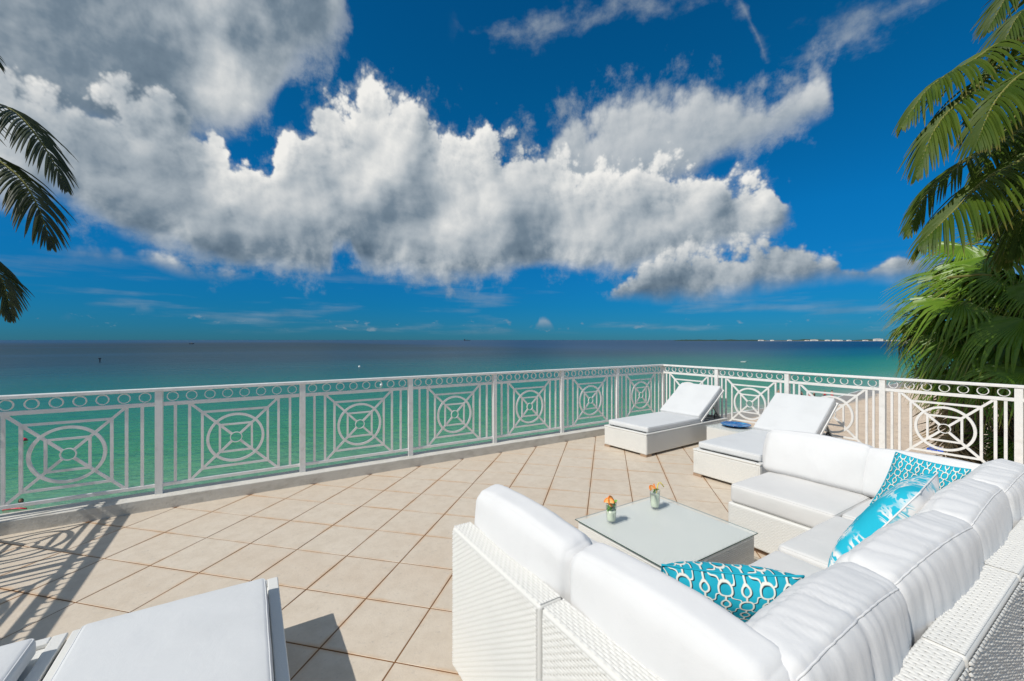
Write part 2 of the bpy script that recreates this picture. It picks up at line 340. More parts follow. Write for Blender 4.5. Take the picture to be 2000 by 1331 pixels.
# plants
def leafmat(name, a, b, tip, spec=.5, rough=.36, tr=.25):
    q = mat(name, rough=rough, spec=spec); p = wpos(q); uv = q.new('ShaderNodeTexCoord').outputs['UV']
    sp = q.new('ShaderNodeSeparateXYZ'); q.l.new(uv, sp.inputs[0])
    n_ = q.noise(p, 1.8, 4, .6); f = q.add(q.mul(q.ss(n_, .3, .7), .6), q.mul(sp.outputs[0], .5))
    c_ = q.mix(f, a, b); c_ = q.mix(q.mul(orand(q), .42), c_, tuple(x * .42 for x in a)); c_ = q.mix(q.ss(sp.outputs[1], .80, 1.0, 0, .75), c_, tip)
    q.put(q.b.inputs['Base Color'], c_)
    # thin blade: some light comes through
    tl = q.new('ShaderNodeBsdfTranslucent'); q.put(tl.inputs[0], q.mix(.5, c_, (.22, .32, .02)))
    mx = q.new('ShaderNodeMixShader'); mx.inputs[0].default_value = tr
    q.l.new(q.b.outputs[0], mx.inputs[1]); q.l.new(tl.outputs[0], mx.inputs[2])
    q.l.new(mx.outputs[0], q.n['Material Output'].inputs[0]); return q.mat
MAT['coco'] = leafmat('coconut_leaf', (.034, .078, .008), (.088, .130, .012), (.18, .13, .035), spec=.16, rough=.5, tr=.15)
MAT['coco_dark'] = leafmat('shaded_coconut_leaf', (.022, .038, .010), (.045, .055, .014), (.10, .075, .03), tr=.12)  # darker copy of the coconut leaf, crown shade put into its colour
MAT['fan'] = leafmat('fan_leaf', (.105, .225, .018), (.19, .32, .03), (.34, .25, .08), spec=.4, rough=.36, tr=.18)
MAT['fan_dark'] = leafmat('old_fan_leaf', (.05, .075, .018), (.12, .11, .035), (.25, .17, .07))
MAT['fan_dead'] = leafmat('dead_fan_leaf', (.26, .18, .10), (.42, .31, .19), (.30, .22, .13), spec=.2, rough=.8, tr=.1)
MAT['rachis'] = mat('frond_stalk', (.20, .20, .055), .75, .2).mat
q = mat('palm_bark', rough=.9, spec=.1); p = objc(q)
n_ = q.noise(q.v('MULTIPLY', p, (6, 6, 14)), 1.5, 5, .6); q.put(q.b.inputs['Base Color'], q.ramp(n_, [(.3, (.10, .065, .04)), (.6, (.24, .17, .11)), (.8, (.33, .25, .17))])); bumped(q, n_, .03); MAT['bark'] = q.mat
MAT['blue'] = mat('blue_canvas', (.012, .10, .60), .7).mat
MAT['bluegrey'] = mat('grey_canvas', (.13, .15, .19), .8).mat
MAT['skin'] = mat('skin', (.50, .27, .18), .6).mat
MAT['skin_tan'] = mat('tanned_skin', (.36, .18, .115), .6).mat
MAT['hair'] = mat('dark_hair', (.035, .022, .015), .7).mat
MAT['hair_fair'] = mat('light_brown_hair', (.22, .14, .08), .7).mat
MAT['red'] = mat('red_cloth', (.55, .03, .03), .6).mat
MAT['pink'] = mat('pink_cloth', (.75, .10, .22), .7).mat
MAT['navy'] = mat('navy_cloth', (.02, .03, .10), .8).mat
MAT['black'] = mat('black_cloth', (.012, .012, .014), .7).mat
MAT['redplastic'] = mat('red_plastic', (.75, .02, .06), .35).mat
MAT['whiteplastic'] = mat('white_plastic', (.80, .80, .80), .4).mat
MAT['wall'] = mat('villa_render', (.70, .67, .61), .85, .2).mat
MAT['hull'] = mat('dark_hull', (.03, .04, .06), .5).mat
MAT['roofred'] = mat('shingle_roof', (.30, .20, .15), .8).mat
q = mat('blue_ceramic', (.02, .15, .42), .12); n_ = q.noise(objc(q), 9, 4, .6, dist=1.2)
q.put(q.b.inputs['Base Color'], q.ramp(n_, [(.35, (.008, .06, .25)), (.55, (.015, .18, .45)), (.72, (.05, .38, .62))])); MAT['ceramic'] = q.mat
MAT['liquid'] = sheet_glass('lime_drink', (.60, .84, .62), .0)
m = mat('cloudy_lime_drink', (.84, .92, .76), .3); m.b.inputs['Alpha'].default_value = .86; MAT['liquid'] = m.mat
MAT['mint'] = mat('mint_leaf', (.14, .42, .04), .5).mat
MAT['orange'] = mat('orange_flesh', (.88, .34, .02), .4).mat
MAT['orange_skin'] = mat('orange_peel', (.85, .22, .01), .45).mat
MAT['pith'] = mat('citrus_pith', (.85, .72, .45), .5).mat
# ------------------------------------------------------------------ mesh helpers
class MB:
    def __init__(s): s.v = []; s.f = []; s.uv = []
    def add(s, v, f, uv=None):
        o = len(s.v); s.v += [tuple(p) for p in v]; s.f += [tuple(i + o for i in q) for q in f]
        s.uv += list(uv) if uv is not None else [(0, 0)] * len(v); return s
    def box(s, a, b):
        x0, y0, z0 = a; x1, y1, z1 = b
        return s.add([(x0, y0, z0), (x1, y0, z0), (x1, y1, z0), (x0, y1, z0), (x0, y0, z1), (x1, y0, z1), (x1, y1, z1), (x0, y1, z1)],
                     [(0, 3, 2, 1), (4, 5, 6, 7), (0, 1, 5, 4), (1, 2, 6, 5), (2, 3, 7, 6), (3, 0, 4, 7)])
    def bar(s, p, q, w, h, up=(0, 0, 1)):              # rectangular bar from p to q; w sideways, h along up
        p, q = Vector(p), Vector(q); d = (q - p).normalized(); u = Vector(up); sd = d.cross(u).normalized(); u = sd.cross(d).normalized()
        c = [(-1, -1), (1, -1), (1, 1), (-1, 1)]
        v = [e + sd * (a * w / 2) + u * (b * h / 2) for e in (p, q) for a, b in c]
        return s.add(v, [(0, 3, 2, 1), (4, 5, 6, 7), (0, 1, 5, 4), (1, 2, 6, 5), (2, 3, 7, 6), (3, 0, 4, 7)])
    def tube(s, pts, r, n=8, cap=True):
        pts = [Vector(p) for p in pts]; rs = r if isinstance(r, (list, tuple)) else [r] * len(pts); V = []; F = []; ref = None
        for i, p in enumerate(pts):
            d = (pts[min(i + 1, len(pts) - 1)] - pts[max(i - 1, 0)]).normalized()
            if ref is None: ref = Vector((0, 0, 1)) if abs(d.z) < .9 else Vector((1, 0, 0))
            a = d.cross(ref).normalized(); b = d.cross(a).normalized(); ref = -b if False else ref
            V += [p + (a * math.cos(k * 2 * math.pi / n) + b * math.sin(k * 2 * math.pi / n)) * rs[i] for k in range(n)]
        for i in range(len(pts) - 1):
            for k in range(n): F.append((i * n + k, i * n + (k + 1) % n, (i + 1) * n + (k + 1) % n, (i + 1) * n + k))
        if cap: F += [tuple(range(n - 1, -1, -1)), tuple((len(pts) - 1) * n + k for k in range(n))]
        return s.add(V, F)
    def lathe(s, prof, n=24, c=(0, 0, 0)):             # prof: (radius, z)
        V = [(c[0] + r * math.cos(k * 2 * math.pi / n), c[1] + r * math.sin(k * 2 * math.pi / n), c[2] + z) for r, z in prof for k in range(n)]
        F = [(i * n + k, i * n + (k + 1) % n, (i + 1) * n + (k + 1) % n, (i + 1) * n + k) for i in range(len(prof) - 1) for k in range(n)]
        return s.add(V, F)
    def mesh(s, name, m, smooth=False):
        me = bpy.data.meshes.new(name); me.from_pydata(s.v, [], s.f)
        if any(u != (0, 0) for u in s.uv):
            l = me.uv_layers.new(name='UVMap'); idx = np.zeros(len(me.loops), dtype=np.int32); me.loops.foreach_get('vertex_index', idx)
            l.data.foreach_set('uv', np.array(s.uv, dtype=np.float32)[idx].ravel())
        if m is not None: me.materials.append(m)
        if smooth: me.polygons.foreach_set('use_smooth', [True] * len(me.polygons))
        me.update(); return me
def link(name, me, parent=None, loc=None, rot=None, kind=None):
    o = bpy.data.objects.new(name, me); COL.objects.link(o)
    if parent: o.parent = parent
    if loc is not None: o.location = loc
    if rot is not None: o.rotation_euler = rot
    if kind: o['kind'] = kind
    return o
def put(name, mb, m, parent=None, smooth=False, kind=None, bevel=0., loc=None, rot=None, seg=2):
    o = link(name, mb.mesh(name, m, smooth), parent, loc, rot, kind)
    if bevel: add_bevel(o, bevel, seg)
    return o
def add_bevel(o, w, seg=2):
    b = o.modifiers.new('bevel', 'BEVEL'); b.width = w; b.segments = seg; b.limit_method = 'ANGLE'; b.angle_limit = R(35)
    o.data.polygons.foreach_set('use_smooth', [True] * len(o.data.polygons))
    b.harden_normals = True
def tag(o, label, cat, group=None):
    o['label'] = label; o['category'] = cat
    if group: o['group'] = group
    return o
def thing(name, label, cat, loc=(0, 0, 0), rz=0., group=None):
    o = link(name, None, None, loc, (0, 0, rz)); return tag(o, label, cat, group)
def struct(o): o['kind'] = 'structure'; return o
def copy_tree(o, parent=None):
    c = o.copy(); COL.objects.link(c); c.parent = parent
    for ch in [x for x in o.children]: copy_tree(ch, c)
    return c
def cyl(mb, c, r, h, n=16):
    return mb.lathe([(0.0001, 0), (r, 0), (r, h), (0.0001, h)], n, c)
# ------------------------------------------------------------------ setting: sea, beach, terrace
SEA = -8.75
def shore(x):                                          # where the waterline runs (y for a given x)
    return 28.0 + .9 * math.sin(x * .045 + 1.1) + .5 * math.sin(x * .13) + (min(max(0, x - 60), 100) / 60) ** 2 * 1.3 - max(0, x - 165) * .12
def point(px, py, Y):                                  # a place in the world: picture bearing px,py at distance Y ahead of the eye
    f = Vector((math.sin(YAW), math.cos(YAW), 0)); r = Vector((math.cos(YAW), -math.sin(YAW), 0))
    return EYE + f * Y + r * ((px - 1000) / 814 * Y) + Vector((0, 0, (664.5 - py) / 814 * Y))
def at_level(px, py, z):
    return point(px, py, 814 * (EYE.z - z) / (py - 664.5))
# sea: one sheet, finer near the shore
q = mat('sea_water', rough=.12, spec=.5); p = wpos(q)
sp = q.new('ShaderNodeSeparateXYZ'); q.l.new(p, sp.inputs[0]); X, Y = sp.outputs[0], sp.outputs[1]
big = q.noise(q.v('MULTIPLY', p, (.5, 1, 1)), .011, 4, .55); med = q.noise(q.v('MULTIPLY', p, (.4, 1, 1)), .07, 4, .6)
dist = q.sub(Y, q.add(28, q.mul(q.m('POWER', q.mn(q.mx(q.mul(q.sub(X, 60), 1 / 60), 0), 1.67), 2), 1.3)))
dw = q.add(q.add(dist, q.mul(q.sub(big, .5), q.lin(dist, 10, 130, 10, 110))), q.mul(q.sub(med, .5), q.lin(dist, 5, 120, 6, 40)))
lg = q.m('LOGARITHM', q.mx(q.add(dw, 4), 1.2), 10)      # log10 of the distance offshore
base = q.ramp(q.lin(lg, 0, 4), [(.12, (.33, .36, .26)), (.22, (.14, .31, .19)), (.33, (.050, .250, .120)), (.42, (.016, .190, .118)), (.49, (.004, .120, .110)), (.545, (.002, .070, .085)), (.585, (.003, .036, .058)), (.70, (.002, .029, .046)), (.80, (.008, .034, .062)), (.86, (.001, .060, .15))])
reef = q.noise(q.v('MULTIPLY', p, (.25, 1, 1)), .0045, 4, .5)
base = q.mix(q.mul(q.ss(reef, .50, .68), q.ss(dist, 90, 260)), base, (.006, .050, .10))
base = q.mix(q.mul(q.ss(X, 170, 420), q.ss(dist, 30, 120)), base, q.mix(q.ss(dist, 60, 260), (.004, .115, .16), (.002, .05, .125)))
q.put(q.b.inputs['Base Color'], base)
pw = q.v('MULTIPLY', p, (.55, 1, 1)); wn = q.add(q.mul(q.noise(pw, .45, 4, .6), 1.0), q.add(q.mul(q.noise(pw, 1.9, 3, .6), .35), q.mul(q.noise(pw, .06, 2, .5), 2.0)))
cd = q.new('ShaderNodeCameraData').outputs['View Distance'] if False else q.v('DISTANCE', p, tuple(EYE))
nb = q.new('ShaderNodeBump'); q.put(nb.inputs['Height'], wn); nb.inputs['Distance'].default_value = .75
q.put(nb.inputs['Strength'], q.lin(q.m('LOGARITHM', cd, 10), 1.4, 3.2, 1.1, .30)); q.l.new(nb.outputs[0], q.b.inputs['Normal'])
q.put(q.b.inputs['Roughness'], q.lin(q.m('LOGARITHM', cd, 10), 1.4, 3.0, .10, .42)); q.b.inputs['IOR'].default_value = 1.33
q.b.inputs['Specular IOR Level'].default_value = .17
MAT['sea'] = q.mat
mb = MB(); xs = [-60000, -8000, -1000, -200, 0, 200, 1000, 8000, 60000]; ys = [-400, 20, 60, 150, 400, 1500, 8000, 80000]
mb.add([(x, y, SEA) for y in ys for x in xs], [(j * 9 + i, j * 9 + i + 1, (j + 1) * 9 + i + 1, (j + 1) * 9 + i) for j in range(7) for i in range(8)])
struct(put('sea', mb, MAT['sea']))
# beach
q = mat('coral_sand', rough=.9, spec=.15); p = wpos(q); sp = q.new('ShaderNodeSeparateXYZ'); q.l.new(p, sp.inputs[0])
n_ = q.noise(p, .9, 7, .62); n2_ = q.noise(p, .16, 4, .5)
dry = q.mix(q.ss(n_, .35, .7), (.76, .61, .465), (.67, .53, .40)); dry = q.mix(q.ss(n2_, .4, .7, 0, .5), dry, (.80, .66, .52))
wet = q.mix(q.ss(n_, .3, .7), (.42, .37, .31), (.36, .32, .27))
hw = q.add(sp.outputs[2], q.mul(q.sub(n2_, .5), .25)); k = q.ss(hw, SEA + .28, SEA + .42)
q.put(q.b.inputs['Base Color'], q.mix(k, wet, dry)); q.put(q.b.inputs['Roughness'], q.lin(k, 0, 1, .35, .92)); bumped(q, q.add(q.noise(p, 2.6, 6, .65), q.mul(q.noise(p, .5, 3), .8)), .30, 1.0); MAT['sand'] = q.mat
mb = MB(); nx, ny = 260, 70
for j in range(ny + 1):
    for i in range(nx + 1):
        x = -70 + (i / nx) ** 1.3 * 330; d = -8 + (j / ny) ** 1.5 * 90
        y = shore(x) - d
        z = SEA + (.075 * d if d < 8 else .6 + .02 * (d - 8)) + (.06 * noise.noise(Vector((x * .4, y * .4, 0))) + .12 * noise.noise(Vector((x * .1, y * .1, 3)))) * min(1, max(0, d / 5))
        mb.add([(x, y, z)], [])
mb.f = [(j * (nx + 1) + i, (j + 1) * (nx + 1) + i, (j + 1) * (nx + 1) + i + 1, j * (nx + 1) + i + 1) for j in range(ny) for i in range(nx)]
beach = struct(put('beach', mb, MAT['sand'], smooth=True))
def beach_z(x, y):
    d = shore(x) - y; return SEA + (.075 * d if d < 8 else .6 + .02 * (d - 8))
# thin line of foam where the water meets the sand
q = mat('foam', (.78, .80, .78), .6); MAT['foam'] = q.mat
mb = MB(); N = 420; V = []
for i in range(N + 1):
    x = -60 + i / N * 330; w = .16 + .22 * abs(noise.noise(Vector((x * .35, 0, 1)))) ; y = shore(x) + .15 + .35 * noise.noise(Vector((x * .22, 4, 0)))
    V += [(x, y - w * .5, SEA + .012), (x, y + w * .5, SEA + .012)]
mb.add(V, [(2 * i, 2 * i + 2, 2 * i + 3, 2 * i + 1) for i in range(N)]); put('shore_foam', mb, MAT['foam'], kind='stuff')['label'] = 'thin white foam line where the sea meets the sand'
# far coast on the horizon
q = mat('far_sand', (.60, .55, .47), .9); MAT['farsand'] = q.mat
q = mat('far_trees', (.018, .045, .030), .9); MAT['fartrees'] = q.mat
def far_ridge(name, p0, p1, D0, D1, hfun, m, depth, n=160, kind='structure', label=None):
    mb = MB(); V = []
    for i in range(n + 1):
        u = i / n; px = p0 + (p1 - p0) * u; Dd = D0 + (D1 - D0) * u
        a = point(px, 664.5, Dd); b = point(px, 664.5, Dd + depth); h = hfun(u, i)
        V += [(a.x, a.y, SEA - 1), ((a.x * .7 + b.x * .3), (a.y * .7 + b.y * .3), SEA + h), (b.x, b.y, SEA + h * .8), (b.x, b.y, SEA - 1)]
    F = []
    for i in range(n):
        for k in range(3): F.append((i * 4 + k, (i + 1) * 4 + k, (i + 1) * 4 + k + 1, i * 4 + k + 1))
    mb.add(V, F); o = put(name, mb, m, kind=kind)
    if label: o['label'] = label
    return o
far_ridge('far_coast', 1480, 2350, 4300, 2600, lambda u, i: 1.6 + .8 * noise.noise(Vector((u * 20, 0, 0))), MAT['farsand'], 400)
def th(amp, lo, s): return lambda u, i: max(.5, (lo + amp * noise.noise(Vector((u * s, s, 0))) + 3.5 * noise.noise(Vector((u * s * 5, 1, 2)))) * min(1, u * 14, (1 - u) * 14 + .2))
far_ridge('far_woodland', 1313, 1500, 4900, 4500, th(7, 13, 9), MAT['fartrees'], 160, 240, 'stuff', 'low dark wooded headland on the horizon')
far_ridge('coastal_woodland', 1490, 2350, 4420, 2750, th(11, 12, 14), MAT['fartrees'], 140, 420, 'stuff', 'low line of trees behind the far white beach')
for k, (px, w, h) in enumerate([(1486, 42, 13), (1508, 22, 10), (1542, 32, 11), (1576, 26, 10), (1590, 60, 15), (1616, 30, 12), (1632, 46, 14), (1641, 30, 10), (1658, 26, 10), (1690, 30, 12), (1715, 70, 24), (1738, 40, 11), (1750, 34, 12)]):
    D = 4300 - (px - 1480) / 870 * 1700 + 60; c = point(px, 664.5, D)
    nth = ('leftmost', 'second from the left', 'third from the left', 'fourth from the left', 'fifth from the left', 'sixth from the left', 'middle', 'sixth from the right', 'fifth from the right', 'fourth from the right', 'largest, third from the right', 'second from the right', 'rightmost')[k]
    o = thing('seaside_building', nth + ' of the small white buildings along the far beach', 'building', (c.x, c.y, SEA), -YAW, 'white buildings along the far coast')
    put('wall', MB().box((-w / 2, -15, 0), (w / 2, 15, h * .85)), MAT['wall'], o)
    rf = MB(); rf.add([(-w / 2 - 1, -16, h * .85 + .1), (w / 2 + 1, -16, h * .85 + .1), (w / 2 + 1, 16, h * .85 + .1), (-w / 2 - 1, 16, h * .85 + .1), (-w / 4, 0, h * .85 + 3), (w / 4, 0, h * .85 + 3)], [(0, 1, 5, 4), (1, 2, 5), (2, 3, 4, 5), (3, 0, 4), (0, 3, 2, 1)])
    put('roof', rf, MAT['farsand'] if k % 3 else MAT['roofred'], o)
# ------------------------------------------------------------------ terrace
floor = struct(put('terrace_floor', MB().box((-2.0, -9, -.35), (6.66, .10, -.0021)), MAT['grout']))
struct(put('terrace_support_wall', MB().box((-1.9, -8.9, -9.4), (6.55, .02, -.36)), MAT['wall']))
T = .413 - .0075; hh = T / 2 * math.sqrt(2)
def clip(poly, box):
    x0, x1, y0, y1 = box
    for ax, lim, sgn in ((0, x0, 1), (0, x1, -1), (1, y0, 1), (1, y1, -1)):
        out = []
        for i in range(len(poly)):
            a, b = poly[i], poly[(i + 1) % len(poly)]; da = (a[ax] - lim) * sgn; db = (b[ax] - lim) * sgn
            if da >= 0: out.append(a)
            if da * db < 0:
                u = da / (da - db); out.append((a[0] + (b[0] - a[0]) * u, a[1] + (b[1] - a[1]) * u))
        poly = out
        if len(poly) < 3: return []
    return poly
def tile_mesh(poly, mb=None, off=(0, 0)):
    mb = mb or MB(); n = len(poly); cx_ = sum(p[0] for p in poly) / n; cy_ = sum(p[1] for p in poly) / n
    e = .0022; V = [(x + off[0], y + off[1], -.012) for x, y in poly] + [(x + off[0], y + off[1], -.0015) for x, y in poly]
    V += [(x + off[0] + (cx_ - x) / math.hypot(cx_ - x, cy_ - y) * e, y + off[1] + (cy_ - y) / math.hypot(cx_ - x, cy_ - y) * e, 0) for x, y in poly]
    F = [tuple(range(2 * n, 3 * n))]
    for i in range(n):
        j = (i + 1) % n; F += [(i, j, n + j, n + i), (n + i, n + j, 2 * n + j, 2 * n + i)]
    return mb.add(V, F)
full = [(hh, 0), (0, hh), (-hh, 0), (0, -hh)]
full_me = tile_mesh(full).mesh('tile', MAT['tile']); BOX = (-1.79, 6.42, -9, -.13); rest = MB()
for i in range(-26, 27):
    for j in range(-26, 27):
        cx_ = .30 + (i + j) * .292; cy_ = -.746 + (i - j) * .292
        poly = clip([(x + cx_, y + cy_) for x, y in full], BOX)
        if not poly: continue
        ar = abs(sum(poly[k][0] * poly[(k + 1) % len(poly)][1] - poly[(k + 1) % len(poly)][0] * poly[k][1] for k in range(len(poly)))) / 2
        if ar < .002: continue
        if cy_ < -5.0: tile_mesh(poly, rest); continue
        whole = ar > T * T * .999
        o = link('tile', full_me if whole else tile_mesh([(x - cx_, y - cy_) for x, y in poly]).mesh('tile', MAT['tile']), floor, (cx_, cy_, random.uniform(-.0006, .0006)))
        o.rotation_euler = (random.gauss(0, .0011), random.gauss(0, .0011), 0)
put('tile_field', rest, MAT['tile'], floor, kind='stuff')
# low rendered walls that carry the railings
def low_wall(a, b, label):
    mb = MB().box(a, b); o = put('low_wall', mb, MAT['masonry'], bevel=.008); return tag(o, label, 'low wall')
low_wall((-2.05, -.135, -.2), (6.665, .105, .11), 'long low rendered kerb wall under the sea side railing')
low_wall((6.425, -9, -.2), (6.665, -.1352, .1095), 'low rendered kerb wall under the beach side railing')
low_wall((-2.05, -9, -.2), (-1.80, -.1352, .1095), 'low rendered kerb wall at the shaded left end of the terrace')
# ------------------------------------------------------------------ railings
def ring_mesh(Ro, Ri, depth, n, name):
    mb = MB(); V = []
    for k in range(n):
        c, s = math.cos(2 * math.pi * k / n), math.sin(2 * math.pi * k / n)
        V += [(c * Ro, -depth / 2, s * Ro), (c * Ro, depth / 2, s * Ro), (c * Ri, depth / 2, s * Ri), (c * Ri, -depth / 2, s * Ri)]
    F = []
    for k in range(n):
        a, b = k * 4, ((k + 1) % n) * 4
        for e in range(4): F.append((a + e, a + (e + 1) % 4, b + (e + 1) % 4, b + e))
    mb.add(V, F); return mb.mesh(name, MAT['paint'])
ZB, ZM, ZC = .187, .948, .5655
ring_me = ring_mesh(.0445, .0380, .020, 28, 'ring'); circ_me = ring_mesh(.246, .222, .020, 56, 'circle'); hub_me = ring_mesh(.053, .046, .022, 28, 'hub_ring')
def sq_mesh(hf, w, d, name):
    mb = MB(); a = hf - w
    mb.box((-hf, -d / 2, -hf), (-a, d / 2, hf)); mb.box((a, -d / 2, -hf), (hf, d / 2, hf))
    mb.box((-a, -d / 2 + .001, a), (a, d / 2 - .001, hf)); mb.box((-a, -d / 2 + .001, -hf), (a, d / 2 - .001, -a)); return mb.mesh(name, MAT['paint'])
sq_me = sq_mesh(.288, .022, .018, 'square_frame'); sqi_me = sq_mesh(.145, .019, .018, 'inner_square_frame')
bar_me = MB().box((-.0115, -.009, ZB + .015), (.0115, .009, ZM - .0175)).mesh('bar', MAT['paint'])
post_me = MB().box((-.028, -.028, .105), (.028, .028, 1.066)).mesh('post', MAT['paint'])
diag_mes = []
for sx_ in (1, -1):
    for sz_ in (1, -1):
        mb = MB().bar((sx_ * .036, 0, sz_ * .036), (sx_ * .364, 0, sz_ * .364), .0165, .023, up=(-sx_ * sz_, 0, 1)); diag_mes.append(mb.mesh('diagonal_bar', MAT['paint']))
def railing(label, p0, ang, n, step, nring, first_post=True):
    o = thing('balcony_railing', label, 'railing', p0, ang)
    Ln = n * step
    put('handrail', MB().box((-.035, -.036, 1.067), (Ln + .035, .036, 1.098)) if first_post else MB().box((.037, -.036, 1.067), (Ln + .035, .036, 1.098)), MAT['paint'], o, bevel=.006)
    put('upper_rail', MB().box((.0, -.0135, ZM - .0175), (Ln, .0135, ZM + .0175)), MAT['paint'], o, bevel=.002)
    put('lower_rail', MB().box((.0, -.0135, ZB - .015), (Ln, .0135, ZB + .015)), MAT['paint'], o, bevel=.002)
    for i in range(0 if first_post else 1, n + 1): link('post', post_me, o, (i * step, 0, 0))
    for i in range(n):
        c = (i + .5) * step
        for k in range(nring): link('ring', ring_me, o, (i * step + .028 + (k + .5) * (step - .056) / nring, 0, 1.0165))
        for dx in (-.484 if nring == 8 else -.445, -.376, .376, .484 if nring == 8 else .445): link('bar', bar_me, o, (c + dx, 0, 0))
        link('square_frame', sq_me, o, (c, 0, ZC)); link('inner_square_frame', sqi_me, o, (c, 0, ZC))
        link('circle', circ_me, o, (c, 0, ZC)); link('hub_ring', hub_me, o, (c, 0, ZC))
        for d in diag_mes: link('diagonal_bar', d, o, (c, 0, ZC))
    return o
railing('long white metal railing along the sea, seven circle panels under a row of rings', (-1.925, 0, 0), 0, 7, 1.208, 8)
railing('white metal railing on the beach side, in front of the fan palms', (6.531, 0, 0), -math.pi / 2, 5, 1.064, 7, False)
railing('white metal railing whose lace shadow falls on the tiles', (-1.925, 0, 0), -math.pi / 2, 4, 1.064, 7, False)
# ------------------------------------------------------------------ wicker weave, cushions
def weave(name, panels, m, parent, L=.034, H=.0105, bulge=.0038, gap=.03, dip=-.15):
    """woven strands as real relief on flat panels: (origin, along, across, w, h); outward = along x across"""
    AV, AF = [], []; off = 0
    pa = np.array([0, .10, .5, .90, 1.0]); ha = np.array([dip, .80, 1.0, .80, dip]); pb = np.array([gap, .5, 1 - gap]); hb = np.array([.15, 1.0, .15])
    for org, U, V, w, h in panels:
        org, U, V = (np.array(x, float) for x in (org, U, V)); Nn = np.cross(U, V)
        nr = max(1, int(round(h / H))); Hh = h / nr; nc = int(math.ceil(w / L)) + 1
        jj, ii = np.meshgrid(np.arange(nr), np.arange(nc), indexing='ij'); jj, ii = jj.ravel(), ii.ravel()
        s0 = (ii - (jj % 2) * .5) * L; s1 = s0 + L
        s0 = np.clip(s0, 0, w); s1 = np.clip(s1, 0, w); ok = (s1 - s0) > L * .12; s0, s1, jj = s0[ok], s1[ok], jj[ok]
        if not len(s0): continue
        rr = np.random.RandomState(len(s0)).uniform(.8, 1.2, len(s0))
        a = s0[:, None, None] + (s1 - s0)[:, None, None] * pa[None, :, None] + 0 * pb[None, None, :]
        b = (jj[:, None, None] + pb[None, None, :]) * Hh + 0 * a
        hgt = bulge * rr[:, None, None] * ha[None, :, None] * hb[None, None, :]
        P = org + a[..., None] * U + b[..., None] * V + hgt[..., None] * Nn
        k = len(s0); AV.append(P.reshape(-1, 3)); idx = np.arange(k)[:, None] * 15 + off
        q = np.array([[i * 3 + j, (i + 1) * 3 + j, (i + 1) * 3 + j + 1, i * 3 + j + 1] for i in range(4) for j in range(2)])
        AF.append((idx[:, :, None] + q[None]).reshape(-1, 4)); off += k * 15
    V_ = np.concatenate(AV); F_ = np.concatenate(AF)
    me = bpy.data.meshes.new(name); me.vertices.add(len(V_)); me.vertices.foreach_set('co', V_.astype(np.float32).ravel())
    me.loops.add(len(F_) * 4); me.loops.foreach_set('vertex_index', F_.astype(np.int32).ravel())
    me.polygons.add(len(F_)); me.polygons.foreach_set('loop_start', np.arange(len(F_), dtype=np.int32) * 4)
    me.polygons.foreach_set('loop_total', np.full(len(F_), 4, dtype=np.int32)); me.polygons.foreach_set('use_smooth', [True] * len(F_))
    me.materials.append(m); me.update(calc_edges=True); me.validate()
    return link(name, me, parent, kind='stuff')
def panel_front(a, b, side):
    """the weave panel on one face of an axis-aligned box a..b: side in -x +x -y +y +z; strands level"""
    e = .012
    x0, y0, z0 = a; x1, y1, z1 = b; o = .0012
    if side == '-y': return ((x0 + e, y0 - o, z0 + e), (1, 0, 0), (0, 0, 1), x1 - x0 - 2 * e, z1 - z0 - 2 * e)
    if side == '+y': return ((x1 - e, y1 + o, z0 + e), (-1, 0, 0), (0, 0, 1), x1 - x0 - 2 * e, z1 - z0 - 2 * e)
    if side == '-x': return ((x0 - o, y1 - e, z0 + e), (0, -1, 0), (0, 0, 1), y1 - y0 - 2 * e, z1 - z0 - 2 * e)
    if side == '+x': return ((x1 + o, y0 + e, z0 + e), (0, 1, 0), (0, 0, 1), y1 - y0 - 2 * e, z1 - z0 - 2 * e)
    if side == '+zx': return ((x0 + .006, y0 + .006, z1 + o), (1, 0, 0), (0, 1, 0), x1 - x0 - .012, y1 - y0 - .012)
    if side == '+zy': return ((x1 - .006, y0 + .006, z1 + o), (0, 1, 0), (-1, 0, 0), y1 - y0 - .012, x1 - x0 - .012)
def axis_pts(h, r, n):
    k = [-h, -h + r * .12, -h + r * .38, -h + r * .7]
    inner = list(np.linspace(-h + r, h - r, n))
    return k + inner + [-x for x in reversed(k)]
